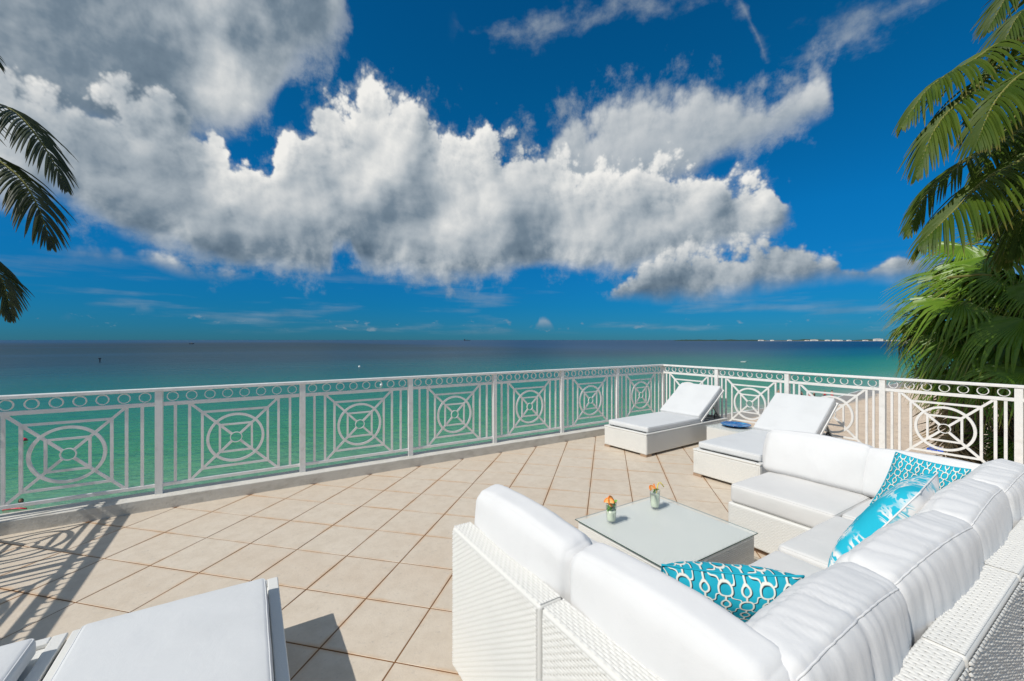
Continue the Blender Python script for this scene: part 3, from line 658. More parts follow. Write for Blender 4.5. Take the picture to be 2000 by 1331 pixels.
def cushion(w, d, h, r=.035, puff=.012, n=(22, 20, 4), seed=0, wr=.003, pleat=0., side=.008, sag=None):
    hx, hy, hz = w / 2, d / 2, h / 2; r = min(r, hz * .95)
    ax = [axis_pts(hx, r, n[0]), axis_pts(hy, r, n[1]), axis_pts(hz, r, n[2])]; mb = MB(); idx = {}
    def vid(p):
        key = tuple(round(c, 5) for c in p)
        if key in idx: return idx[key]
        c = [max(-(H_ - r), min(H_ - r, v_)) for v_, H_ in zip(p, (hx, hy, hz))]
        nn = Vector([v_ - u_ for v_, u_ in zip(p, c)]).normalized(); q = Vector(c) + nn * r
        u, v, t_ = p[0] / hx, p[1] / hy, p[2] / hz
        q.z += nn.z * puff * (1 - abs(u) ** 2.6) * (1 - abs(v) ** 2.6)
        q.x += nn.x * side * (1 - v * v) * (1 - t_ * t_); q.y += nn.y * side * (1 - u * u) * (1 - t_ * t_)
        P = Vector((p[0] + seed * 3.1, p[1], p[2] + seed))
        dd = wr * (noise.noise(P * 5) + .5 * noise.noise(P * 12) - .25)
        edge = max(abs(u), abs(v)); dd += wr * 1.3 * max(0, edge - .55) * noise.noise(Vector((P.x * 26, P.y * 26, P.z * 8)))
        if pleat:
            s_ = P.x * 23 + 2.2 * noise.noise(P * 3.1) + 6 * noise.noise(Vector((seed, P.y * 1.2, P.z * 1.5)))
            a = 1 - abs(noise.noise(Vector((s_, P.y * 2.2, P.z * 2.2)))) * 2.2; a2 = 1 - abs(noise.noise(Vector((s_ * 2.1 + 7, P.y * 3, P.z * 3)))) * 2
            dd += pleat * (max(a, -.4) + .45 * max(a2, -.4) - .5)
        q += nn * dd
        if sag: q = sag(q, u, v, t_)
        idx[key] = len(mb.v); mb.v.append(tuple(q)); mb.uv.append((0, 0)); return idx[key]
    for a_ in range(3):
        b_, c_ = (a_ + 1) % 3, (a_ + 2) % 3
        for sg in (-1, 1):
            A_ = sg * (hx, hy, hz)[a_]; B, C_ = ax[b_], ax[c_]
            for i in range(len(B) - 1):
                for j in range(len(C_) - 1):
                    f = []
                    for bb, cc in ((B[i], C_[j]), (B[i + 1], C_[j]), (B[i + 1], C_[j + 1]), (B[i], C_[j + 1])):
                        p = [0, 0, 0]; p[a_] = A_; p[b_] = bb; p[c_] = cc; f.append(vid(p))
                    mb.f.append(tuple(f if sg > 0 else f[::-1]))
    mb.seam = [Vector(mb.v[idx[tuple(round(c, 5) for c in (x, -hy, hz))]]) for x in ax[0]]
    K = lambda x, y, z: Vector(mb.v[idx[tuple(round(c, 5) for c in (x, y, z))]])
    X_, Y_ = ax[0][2:-2], ax[1][2:-2]
    mb.loop = [K(x, -hy, hz) for x in X_] + [K(hx, y, hz) for y in Y_] + [K(x, hy, hz) for x in reversed(X_)] + [K(-hx, y, hz) for y in reversed(Y_)]
    mb.loop.append(mb.loop[0]); return mb
# ------------------------------------------------------------------ sun loungers
def lounger(label, loc, rz, back=33.5, width=.735, seed=0, cw=None, detail=True, cush_from=.055):
    o = thing('sun_lounger', label, 'sun lounger', loc, rz, 'white wicker sun loungers'); w = width; hw = w / 2; cw = cw or w - .045
    Ln = 2.03; a, b = (0, -hw, .03), (Ln, hw, .287)
    base = put('base', MB().box(a, b), MAT['wicker'], o, bevel=.008)
    weave('weave', [panel_front(a, b, s) for s in ('-x', '-y', '+y', '+x')], MAT['wicker'], base, L=.036, H=.012)
    rim = MB(); z0, z1 = .2872, .307; e = .045
    rim.box((-.004, -hw - .004, z0), (Ln + .004, -hw + e, z1)); rim.box((-.004, hw - e, z0), (Ln + .004, hw + .004, z1))
    rim.box((-.004, -hw + e, z0), (e, hw - e, z1)); rim.box((Ln - e, -hw + e, z0), (Ln + .004, hw - e, z1))
    put('rim', rim, MAT['wicker'], o, bevel=.006)
    for sx_ in (0, 1):
        for sy_ in (-1, 1):
            f = MB(); x = .0 if sx_ == 0 else Ln - .11; y = -hw if sy_ < 0 else hw - .10
            f.box((x, y, 0), (x + .11, y + .10, .0295)); put('foot', f, MAT['foot'], o)
    pv = 1.31; c0 = cush_from
    seat = cushion(pv - c0, cw, .075, r=.022, puff=.006, seed=seed, wr=.002, side=.003); sm_ = put('seat_mattress', seat, MAT['mattress'], o, True, loc=((pv + c0) / 2, 0, .3085 + .0375)); put('piping', MB().tube(seat.loop, .0032, 6, False), MAT['mattress'], sm_, True)
    th_ = R(back); bl = .75
    bf = put('backrest_frame', MB().box((0, -cw / 2 - .012, -.018), (bl + .02, cw / 2 + .012, .012)), MAT['paint'], o, bevel=.005, loc=(pv + .01, 0, .325), rot=(0, -th_, 0))
    bm = cushion(bl, cw, .098, r=.024, puff=.006, seed=seed + 4, wr=.002, side=.003)
    bo_ = put('backrest_mattress', bm, MAT['mattress'], o, True, loc=(pv + .01 + math.cos(th_) * bl / 2 - math.sin(th_) * .056, 0, .325 + math.sin(th_) * bl / 2 + math.cos(th_) * .056), rot=(0, -th_, 0))
    put('piping', MB().tube(bm.loop, .0032, 6, False), MAT['mattress'], bo_, True)
    if detail:
        topx, topz = pv + math.cos(th_) * .46, .325 + math.sin(th_) * .46
        for s_ in (-1, 1):
            st = MB().bar((topx, s_ * (cw / 2 - .05), topz - .03), (topx + .26, s_ * (cw / 2 - .05), .30), .022, .022); put('prop', st, MAT['greymetal'], o)
        put('prop_bar', MB().bar((topx + .26, -cw / 2 + .05, .318), (topx + .26, cw / 2 - .05, .318), .022, .022), MAT['greymetal'], o)
        for xx in (1.62, 1.78, 1.93): put('notched_slat', MB().box((xx, -cw / 2, .289), (xx + .045, cw / 2, .3055)), MAT['greymetal'], o)
        hk = [(1.80, -cw / 2 + .06, .307), (1.80, -cw / 2 + .06, .36), (1.815, -cw / 2 + .06, .385), (1.845, -cw / 2 + .06, .39), (1.87, -cw / 2 + .06, .375), (1.878, -cw / 2 + .06, .35)]
        put('catch_hook', MB().tube(hk, .011, 8), MAT['dark'], o, True)
    return o
lounger('white wicker lounger with raised back in the corner of the two railings', (4.415, -1.007, 0), R(2.6), 33.5, seed=1)
lounger('white wicker lounger with raised back, half hidden behind the sofa', (4.315, -2.51, 0), R(1.0), 33.5, seed=2)
lounger('white lounger in the front, its mattress cut by the picture edge, casting a square shadow', (-.257, -2.57, 0), -math.pi / 2, 36, width=.76, cw=.655, seed=3, detail=False, cush_from=.115)
lounger('white lounger at the bottom left corner over the lace shadow, mostly out of frame', (-1.035, -2.572, 0), -math.pi / 2, 36, width=.76, cw=.655, seed=4, detail=False, cush_from=.115)
# side table between the far loungers
st = thing('side_table', 'low white wicker side table with glass top between the two far loungers', 'side table', (5.73, -1.79, 0))
a, b = (-.23, -.25, .03), (.23, .25, .318); bs = put('base', MB().box(a, b), MAT['wicker'], st, bevel=.006); weave('weave', [panel_front(a, b, s) for s in ('-x', '-y', '+zx')], MAT['wicker'], bs, L=.036, H=.012)
for sx_ in (-1, 1):
    for sy_ in (-1, 1): put('foot', MB().box((sx_ * .18 - .05, sy_ * .20 - .05, 0), (sx_ * .18 + .05, sy_ * .20 + .05, .0295)), MAT['foot'], st)
gt = MB().box((-.24, -.26, .3235), (.24, .26, .3305)); gt.f = gt.f[1:]; put('glass_top', gt, MAT['tableglass'], st)
pl = put('platter', MB().lathe([(.0001, .004), (.10, .004), (.135, .012), (.185, .030), (.192, .034), (.188, .038), (.17, .030), (.13, .020), (.09, .012), (.0001, .011)], 40), MAT['ceramic'], None, True, loc=(5.80, -1.79, .331))
tag(pl, 'round blue glazed platter on the glass side table', 'platter')
# ------------------------------------------------------------------ coffee table
ct = thing('coffee_table', 'low square white wicker coffee table with greenish glass top inside the sofa', 'coffee table', (2.355, -3.25, 0))
a, b = (-.418, -.382, .03), (.418, .382, .288); bs = put('base', MB().box(a, b), MAT['wicker'], ct, bevel=.008)
weave('weave', [panel_front(a, b, s) for s in ('-x', '-y', '+zx')], MAT['wicker'], bs, L=.046, H=.0125, bulge=.0034, dip=.25)
for sx_ in (-1, 1):
    for sy_ in (-1, 1): put('foot', MB().box((sx_ * .35 - .05, sy_ * .32 - .05, 0), (sx_ * .35 + .05, sy_ * .32 + .05, .0295)), MAT['foot'], ct)
gt = MB().box((-.432, -.395, .2945), (.432, .395, .3015)); gt.f = gt.f[1:]; put('glass_top', gt, MAT['tableglass'], ct)   # underside left open: one clear sheet
ge = MB(); g1, g2, zz0, zz1 = .4325, .3955, .2950, .3010
for p_, q_ in (((-g1, -g2), (g1, -g2)), ((g1, -g2), (g1, g2)), ((g1, g2), (-g1, g2)), ((-g1, g2), (-g1, -g2))): ge.bar((*p_, .298), (*q_, .298), .0012, .0058)
put('glass_edge', ge, MAT['glassedge'], ct)
# ------------------------------------------------------------------ modular sofa
BH = .68
def back_cushion(parent, cx_, cy_, length, ang, seed, h=.42, th_=.19, pleat=0., lean=9, z=.635, loc_lift=0, mat_='cushion'):
    """upright cushion: local x along the length, local y = thickness, leaning back by lean degrees; ang = heading of its front"""
    def sag(q, u, v, t_):                              # fatter at the bottom, crowned on top
        q.y *= 1 + .26 * (1 - max(0, (t_ + 1) / 2)) - .30 * max(0, t_) ** 2
        q.z += .020 * (1 - u * u) * max(0, t_) - .006 * abs(u) ** 3 * (t_ > 0)
        return q
    mb = cushion(length, th_, h, r=.048, puff=.0, n=(46, 8, 20) if pleat else (26, 8, 14), seed=seed, wr=.005, pleat=pleat, side=.026, sag=sag)
    o = put('back_cushion', mb, MAT[mat_], parent, True)
    o.location = (cx_, cy_, z); o.rotation_euler = (Matrix.Rotation(ang, 3, 'Z') @ Matrix.Rotation(R(lean), 3, 'X')).to_euler()
    pts = mb.seam
    if pleat: put('welt', MB().tube(pts, .0028, 6), MAT[mat_], o, True)
    return o
def sofa(label, box, backs, weaves, seatbox, seat_seed, seatz=.435):
    x0, x1, y0, y1 = box; o = thing('sofa_section', label, 'sofa', ((x0 + x1) / 2, (y0 + y1) / 2, 0), 0, 'white wicker sofa sections'); ox, oy = o.location.x, o.location.y
    def L_(a): return (a[0] - ox, a[1] - oy, a[2])
    bx = [x0, x1, y0, y1]
    if '-x' in backs: bx[0] += .10
    if '+x' in backs: bx[1] -= .10
    if '-y' in backs: bx[2] += .10
    a, b = L_((bx[0], bx[2], .035)), L_((bx[1], bx[3], .308)); bs = put('base', MB().box(a, b), MAT['wicker'], o, bevel=.010)
    if weaves.get('base'): weave('weave', [panel_front(a, b, s) for s in weaves['base']], MAT['wicker'], bs)
    pl_ = MB().box(L_((bx[0] + .03, bx[2] + .03, 0)), L_((bx[1] - .03, bx[3] - .03, .0345))); put('plinth_shade_strip', pl_, MAT['shade_strip'], o)
    for sd in backs:
        if sd == '-x': a, b = (x0, y0, .035), (x0 + .0995, y1, BH)
        if sd == '+x': a, b = (x1 - .0995, y0, .035), (x1, y1, BH)
        if sd == '-y': a, b = ((x0 + .10 if '-x' in backs else x0), y0, .035), ((x1 - .10 if '+x' in backs else x1), y0 + .0995, BH)
        a, b = L_(a), L_(b); bk = put('back', MB().box(a, b), MAT['wicker'], o, bevel=.014, seg=3)
        ws = weaves.get(sd)
        if sd == '-y':                                 # outer face: round strands over a dark sheet standing for the shade in the gaps
            put('gap_shade', MB().box((a[0] + .016, a[1] - .0008, a[2] + .016), (b[0] - .016, a[1] + .004, b[2] - .016)), MAT['wicker_gap'], bk)
            weave('weave', [panel_front(a, b, '-y')], MAT['wicker'], bk, L=.026, H=.0155, bulge=.0085, gap=.14); ws = ['+zy']
        if ws: weave('weave', [panel_front(a, b, s) for s in ws], MAT['wicker'], bk, L=.031, H=.0105 if sd == '-x' else .0135, bulge=.0056)
    sx0, sx1, sy0, sy1 = seatbox; w_, d_ = sx1 - sx0, sy1 - sy0
    sc_ = cushion(w_, d_, seatz - .310, r=.026, puff=.008, seed=seat_seed, wr=.0025, side=.004)
    so_ = put('seat_cushion', sc_, MAT['seatcloth'], o, True, loc=((sx0 + sx1) / 2 - ox, (sy0 + sy1) / 2 - oy, (seatz + .310) / 2)); put('piping', MB().tube(sc_.loop, .003, 6, False), MAT['seatcloth'], so_, True)
    return o
def bc(o, x, y, *a, **k): return back_cushion(o, x - o.location.x, y - o.location.y, *a, **k)
s1 = sofa('white wicker sofa section nearest the open tiled floor, one plain back cushion', (.80, 1.64, -3.978, -3.285), ['-x'], {'-x': ['-x', '+zy', '+y', '-y'], 'base': ['+y']}, (.93, 1.64, -3.975, -3.288), 11)
bc(s1, 1.015, -3.625, .69, -math.pi / 2, 1)
s2 = sofa('white wicker corner section at the near end, behind the trellis cushion with the big pattern', (.80, 1.655, -4.78, -3.985), ['-x', '-y'], {'-x': ['-x', '+zy'], '-y': ['-y', '+zy']}, (.93, 1.65, -4.67, -3.985), 12)
bc(s2, 1.02, -4.30, .66, -math.pi / 2, 2); bc(s2, 1.32, -4.555, .66, 0, 3, pleat=.0055, th_=.21)
s3 = sofa('white wicker sofa section next to the near corner, wrinkled cushion under the coral pillow', (1.662, 2.402, -4.78, -3.945), ['-y'], {'-y': ['-y', '+zy'], 'base': ['+y']}, (1.665, 2.40, -4.67, -3.94), 13, .428)
bc(s3, 2.035, -4.555, .80, R(-2), 4, pleat=.0055, th_=.21)
s4 = sofa('white wicker sofa section with wrinkled cushion between coral pillow and far corner', (2.409, 3.150, -4.78, -3.945), ['-y'], {'-y': ['-y', '+zy'], 'base': ['+y']}, (2.412, 3.148, -4.67, -3.935), 14, .445)
bc(s4, 2.775, -4.55, .74, R(2), 5, pleat=.0055, th_=.21)
s5 = sofa('white wicker corner section at the far end, behind the fine trellis cushion', (3.157, 4.005, -4.78, -3.955), ['+x', '-y'], {'-y': ['-y', '+zy'], '+x': ['+zy']}, (3.16, 3.90, -4.67, -3.955), 15, .452)
bc(s5, 3.45, -4.555, .72, 0, 6, pleat=.0050, th_=.21); bc(s5, 3.80, -4.24, .72, math.pi / 2, 7, lean=10, h=.345, z=.598)
s6 = sofa('white wicker sofa section at the far end beside the lounger, facing the glass table', (3.11, 4.005, -3.948, -3.255), ['+x'], {'base': ['-x', '+y'], '+x': ['+zy', '+y']}, (3.122, 3.90, -3.945, -3.262), 16, .448)
bc(s6, 3.80, -3.575, .72, math.pi / 2, 8, lean=10, h=.355, z=.606)
# ------------------------------------------------------------------ throw pillows
def pillow(name, label, TL, TR, BR, BL, thick, mats, seed, n=34):
    TL, TR, BR, BL = (Vector(x) for x in (TL, TR, BR, BL)); c = (TL + TR + BR + BL) / 4
    nn = ((TR - TL) + (BR - BL)).cross((TL - BL) + (TR - BR)).normalized(); mb = MB(); fid = []
    for sgn in (1, -1):
        base = len(mb.v)
        for j in range(n + 1):
            for i in range(n + 1):
                u, v = -1 + 2 * i / n, -1 + 2 * j / n
                uu, vv = u * (1 - .075 * (1 - v * v)), v * (1 - .075 * (1 - u * u)); s_, t_ = (uu + 1) / 2, (vv + 1) / 2
                p = (BL * (1 - s_) + BR * s_) * (1 - t_) + (TL * (1 - s_) + TR * s_) * t_ - c
                h = thick / 2 * (max(0, 1 - u ** 4) * max(0, 1 - v ** 4)) ** .62
                h *= 1 + .10 * noise.noise(Vector((u * 1.7 + seed, v * 1.7, sgn))) ; h += .0035 * noise.noise(Vector((u * 5 + seed, v * 5, sgn))) * (1 - max(abs(u), abs(v)) ** 6)
                mb.v.append(tuple(p + nn * h * sgn)); mb.uv.append(((u + 1) / 2 + 1e-4, (v + 1) / 2))
        for j in range(n):
            for i in range(n):
                q = [base + j * (n + 1) + i, base + j * (n + 1) + i + 1, base + (j + 1) * (n + 1) + i + 1, base + (j + 1) * (n + 1) + i]
                mb.f.append(tuple(q if sgn > 0 else q[::-1])); fid.append(0 if sgn > 0 else 1)
    o = put(name, mb, mats[0], None, True, loc=c)
    if len(mats) > 1:
        o.data.materials.append(mats[1]); o.data.polygons.foreach_set('material_index', fid)
    pts = [Vector(mb.v[j * (n + 1) + i]) for i, j in [(i, 0) for i in range(n)] + [(n, j) for j in range(n)] + [(i, n) for i in range(n, 0, -1)] + [(0, j) for j in range(n, -1, -1)]]
    put('piping', MB().tube(pts, .0035, 6, False), mats[0], o, True)
    return tag(o, label, 'pillow', 'turquoise throw pillows')
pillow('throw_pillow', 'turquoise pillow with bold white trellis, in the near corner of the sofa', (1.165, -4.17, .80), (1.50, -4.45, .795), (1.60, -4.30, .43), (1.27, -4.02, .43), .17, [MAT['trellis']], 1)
pillow('throw_pillow', 'turquoise and white coral pillow seen edge on, middle of the sofa', (2.48, -4.49, .885), (2.93, -4.45, .885), (2.68, -4.21, .46), (2.19, -4.245, .46), .17, [MAT['coral_back'], MAT['coral_front']], 2)
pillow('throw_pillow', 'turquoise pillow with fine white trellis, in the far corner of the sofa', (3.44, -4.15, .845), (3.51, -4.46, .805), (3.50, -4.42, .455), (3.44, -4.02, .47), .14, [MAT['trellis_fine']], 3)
# ------------------------------------------------------------------ cocktails
def cocktail(label, x, y, z, mint, straw, seed):
    random.seed(seed); o = thing('cocktail', label, 'cocktail', (x, y, z), 0, 'cocktails on the glass table')
    put('tumbler', MB().lathe([(.0001, 0), (.026, 0), (.0285, .004), (.031, .02), (.0375, .137), (.0360, .137), (.0300, .022), (.0275, .014), (.0001, .013)], 28), MAT['drinkglass'], o, True)
    put('drink', MB().lathe([(.0001, .0135), (.0272, .0145), (.0295, .022), (.0335, .086 if mint else .108), (.0001, .088 if mint else .110)], 24), MAT['liquid'], o, True)
    def wheel(c, tilt, rz, r, half=False):
        m_ = MB(); nn_ = 20; a0, a1 = (0, math.pi) if half else (0, 2 * math.pi)
        for zz in (-.003, .003):
            pass
        ring = [(math.cos(a0 + (a1 - a0) * k / nn_), math.sin(a0 + (a1 - a0) * k / nn_)) for k in range(nn_ + 1)]
        V = [(0, 0, -.003), (0, 0, .003)] + [(r * c_, r * s_, z_) for z_ in (-.003, .003) for c_, s_ in ring]; k0 = 2; k1 = 2 + nn_ + 1
        F = [(1, k1 + k, k1 + k + 1) for k in range(nn_)] + [(0, k0 + k + 1, k0 + k) for k in range(nn_)] + [(k0 + k, k0 + k + 1, k1 + k + 1, k1 + k) for k in range(nn_)]
        s = put('orange_slice', m_.add(V, F), MAT['orange'], o, loc=c, rot=(tilt, 0, rz))
        pr = MB().tube([(r * c_, r * s_, 0) for c_, s_ in ring], .0042, 6); put('peel', pr, MAT['orange_skin'], s, True)
        ri = MB()
        for k in range(0, 10): 
            a_ = a0 + (a1 - a0) * k / 9; ri.bar((.004 * math.cos(a_), .004 * math.sin(a_), 0), (r * .9 * math.cos(a_), r * .9 * math.sin(a_), 0), .0016, .0072)
        put('membrane', ri, MAT['pith'], s)
    if mint:
        wheel((-.012, -.010, .150), R(70), R(20), .034); wheel((-.036, -.016, .145), R(62), R(-50), .032, True)
    else:
        wheel((-.030, -.006, .147), R(48), R(10), .031, True); wheel((.004, .004, .150), R(75), R(50), .026, True)
    for k in range(34 if mint else 6):
        a_ = random.uniform(0, 6.28); rr = random.uniform(.012, .027); l = random.uniform(.014, .026); zz = random.uniform(.086, .148) if mint else random.uniform(.115, .150)
        lf = MB(); V = [(-l, 0, 0), (-l * .3, .38 * l, .004), (l * .5, .34 * l, .004), (l, 0, -.002), (l * .5, -.34 * l, .004), (-l * .3, -.38 * l, .004), (0, 0, -.001)]
        lf.add(V, [(6, 0, 5), (6, 1, 0), (6, 2, 1), (6, 3, 2), (6, 4, 3), (6, 5, 4)])
        put('mint_leaf', lf, MAT['mint'], o, True, loc=((.024 if not mint else 0) + rr * math.cos(a_) * (.5 if not mint else 1), rr * math.sin(a_), zz), rot=(random.uniform(-1, 1), random.uniform(-1, 1), a_))
    if straw:
        put('straw', MB().tube([(-.014, 0, .02), (.010, -.002, .09), (.026, -.004, .165), (.036, -.006, .184), (.048, -.010, .186), (.078, -.018, .150)], .0038, 8), MAT['straw'], o, True)
    else:
        put('stirrer', MB().tube([(.0, .0, .02), (.012, .010, .10), (.020, .016, .140)], .0018, 6), MAT['whiteplastic'], o, True)
cocktail('lime cocktail with mint leaves and a full orange wheel, nearer glass on the table', 2.097, -3.027, .302, True, False, 3)
cocktail('pale cocktail with orange half slices and a bent yellow straw, farther glass', 2.545, -3.03, .302, False, True, 8)
# ------------------------------------------------------------------ palms
def fan_leaf_mesh(Rl, nseg, spread, droop, tipdroop, seed, m, name, pet=0.9, ragged=.1):
    rnd = random.Random(seed); V, F, UV = [], [], []; st = [.03, .22, .42, .58, .72, .86, 1.0]; split = rnd.uniform(.38, .50)
    dth = spread / nseg
    for i in range(nseg):
        th = -spread / 2 + (i + .5) * dth; L = Rl * (.70 + .30 * math.cos(th * .62)) * rnd.uniform(1 - ragged, 1.03); ru = rnd.random()
        bend = rnd.uniform(.6, 1.5); sw = rnd.uniform(-.10, .10); o = len(V)
        for r in st:
            d = r * L; k = max(0, r - split) / (1 - split)
            half = math.tan(dth / 2) * min(d, split * L) * (1.06 if r <= split + .1 else 1) * (1 - k ** 1.5) + .0012
            a = th + sw * k; rad = d * (1 - .10 * k * bend)
            cx_, cy_ = math.cos(a) * rad, math.sin(a) * rad
            z = -droop * Rl * (r ** 2) * .6 - tipdroop * bend * Rl * k ** 1.7 * .55 - .16 * Rl * r * (abs(th) / (spread / 2)) ** 2
            px_, py_ = -math.sin(a), math.cos(a); ridge = half * .85
            V += [(cx_ - px_ * half, cy_ - py_ * half, z), (cx_, cy_, z + ridge), (cx_ + px_ * half, cy_ + py_ * half, z)]
            UV += [(ru, r)] * 3
        for s in range(len(st) - 1):
            b = o + s * 3; F += [(b, b + 1, b + 4, b + 3), (b + 1, b + 2, b + 5, b + 4)]
    mb = MB(); mb.add(V, F, UV); nf = len(mb.f)
    mb.tube([(-pet * Rl, 0, -.16 * pet * Rl), (-pet * .5 * Rl, 0, -.03 * Rl), (.04 * Rl, 0, .004)], [.022 * Rl, .016 * Rl, .011 * Rl], 6)
    me = mb.mesh(name, m); me.materials.append(MAT['rachis'] if m is not MAT['fan_dead'] else MAT['bark'])
    me.polygons.foreach_set('material_index', [0] * nf + [1] * (len(me.polygons) - nf)); return me
FAN = [fan_leaf_mesh(1, 46, R(215), .12, .80, s, MAT['fan'], 'leaf') for s in range(4)] + [fan_leaf_mesh(1, 38, R(235), .2, .9, 10 + s, MAT['fan'], 'leaf') for s in range(3)]
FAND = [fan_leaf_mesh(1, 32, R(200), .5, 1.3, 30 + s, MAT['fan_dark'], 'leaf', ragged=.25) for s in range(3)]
FANX = [fan_leaf_mesh(1, 20, R(110), .5, .5, 50 + s, MAT['fan_dead'], 'dead_leaf', ragged=.35) for s in range(4)]
def aim(o, hub, tip, roll, up=Vector((0, 0, 1))):
    d = (tip - hub); L = d.length; x = d.normalized(); y = up.cross(x)
    if y.length < .05: y = Vector((0, 1, 0)).cross(x)
    y.normalize(); z = x.cross(y); M = Matrix((x, y, z)).transposed() @ Matrix.Rotation(roll, 3, 'X')
    o.rotation_euler = M.to_euler(); o.scale = (L, L, L)
def trunk(mb, base, top, r0, r1, n=26, bulge=.02, seed=0):
    base, top = Vector(base), Vector(top); pts, rs = [], []
    for i in range(n + 1):
        u = i / n; pts.append(base.lerp(top, u) + Vector((.10 * math.sin(u * 3 + seed), .08 * math.sin(u * 2.2 + seed * 2), 0)) * u * (1 - u) * 4)
        rs.append((r0 + (r1 - r0) * u) * (1 + bulge * (1 if i % 2 else -1)))
    return mb.tube(pts, rs, 14)
def fan_palm(label, ground, crown, leaves, fill, dead, seed, skirt=.3):
    rnd = random.Random(seed); o = thing('fan_palm', label, 'palm tree', ground, 0, 'fan palms beside the terrace'); g = Vector(ground)
    put('trunk', trunk(MB(), (0, 0, 0), Vector(crown) - g, .24, .15, seed=seed), MAT['bark'], o, True)
    def leaf(me, name, hub, tip, roll, up=None):
        l = link(name, me, o, hub - g); aim(l, hub, tip, roll, up or Vector((0, 0, 1))); return l
    for hub, tip, roll in leaves:                      # the outer leaves on the open, terrace side hang with their upper face outwards
        out_ = (EYE - Vector(hub)).normalized(); leaf(rnd.choice(FAN[:4]), 'leaf', Vector(hub), Vector(tip), roll * .3, (out_ * .75 + Vector((0, 0, .75))))
    c = Vector(crown)
    for k in range(fill):
        a = rnd.uniform(0, 2 * math.pi); e = rnd.uniform(-.45, 1.15); rr = rnd.uniform(.45, .85)
        d = Vector((math.cos(a) * math.cos(e * .8), math.sin(a) * math.cos(e * .8), math.sin(e * .8)))
        hub = c + d * rr; dd = (d + Vector((0, 0, -.55 if e < .4 else -.1))).normalized()
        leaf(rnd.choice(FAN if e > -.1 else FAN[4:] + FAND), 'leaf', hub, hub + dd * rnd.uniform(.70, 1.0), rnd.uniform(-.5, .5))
    for k in range(dead):
        a = rnd.uniform(0, 2 * math.pi); u = (k / dead); hub = c.lerp(g, .06 + u * .32 + rnd.uniform(-.01, .01)) + Vector((math.cos(a) * skirt, math.sin(a) * skirt, 0))
        leaf(rnd.choice(FANX), 'dead_leaf', hub, hub + Vector((math.cos(a) * .24, math.sin(a) * .24, -rnd.uniform(.8, 1.15))), rnd.uniform(-.6, .6))
    return o
P = point
Yp = 8.4
A_leaves = [(P(1975, 640, Yp - .6), P(1850, 735, Yp - 1.0), .3), (P(1912, 655, Yp - .4), P(1790, 720, Yp - .6), .35), (P(1878, 585, Yp - .3), P(1762, 618, Yp - .4), .15),
            (P(1840, 628, Yp + .3), P(1752, 690, Yp + .3), .3), (P(1895, 545, Yp), P(1748, 562, Yp + .1), .1), (P(1955, 540, Yp - .5), P(1850, 525, Yp - .5), -.1),
            (P(1960, 540, Yp - .5), P(2060, 555, Yp - .3), .1), (P(1925, 500, Yp), P(1895, 545, Yp - .7), .2), (P(1880, 480, Yp + .4), P(1790, 500, Yp + .5), .1),
            (P(1900, 740, Yp - .5), P(1815, 800, Yp - .6), .4), (P(1850, 720, Yp + .2), P(1790, 790, Yp + .1), .3), (P(1940, 455, Yp + .5), P(1905, 400, Yp + .8), 0),
            (P(1930, 520, Yp + .2), P(1845, 470, Yp + .4), 0), (P(1985, 505, Yp + .1), P(1935, 430, Yp + .2), 0), (P(1900, 560, Yp + .5), P(1800, 545, Yp + .7), .1)]
fan_palm('tall fan palm with a thatch of dead brown leaves, just beyond the beach side railing', (*P(1852, 664.5, Yp + .2).to_2d(), -8.2), P(1895, 640, Yp + .2), A_leaves, 28, 26, 5, .14)
Yq = 7.2
B_leaves = [(P(2005, 622, Yq), P(1925, 715, Yq - .3), .3), (P(2010, 720, Yq - .2), P(1895, 770, Yq - .3), .25), (P(2040, 560, Yq), P(1950, 610, Yq + .1), .2)]
fan_palm('fan palm at the right edge of the picture, big bright green leaves in front', (*P(2030, 664.5, Yq + 1.2).to_2d(), -8.2), P(2015, 600, Yq + 1.0), B_leaves, 24, 120, 6, .34)
Yl = 8.0
C_leaves = [(P(2000, 905, Yl), P(1935, 870, Yl), .2), (P(2010, 900, Yl - .2), P(1965, 850, Yl), .0), (P(2030, 920, Yl), P(1950, 905, Yl - .2), .3)]
fan_palm('short fan palm whose crown stays below the railing at the right', (*P(2040, 664.5, Yl).to_2d(), -8.2), P(2050, 925, Yl), C_leaves, 14, 0, 8)
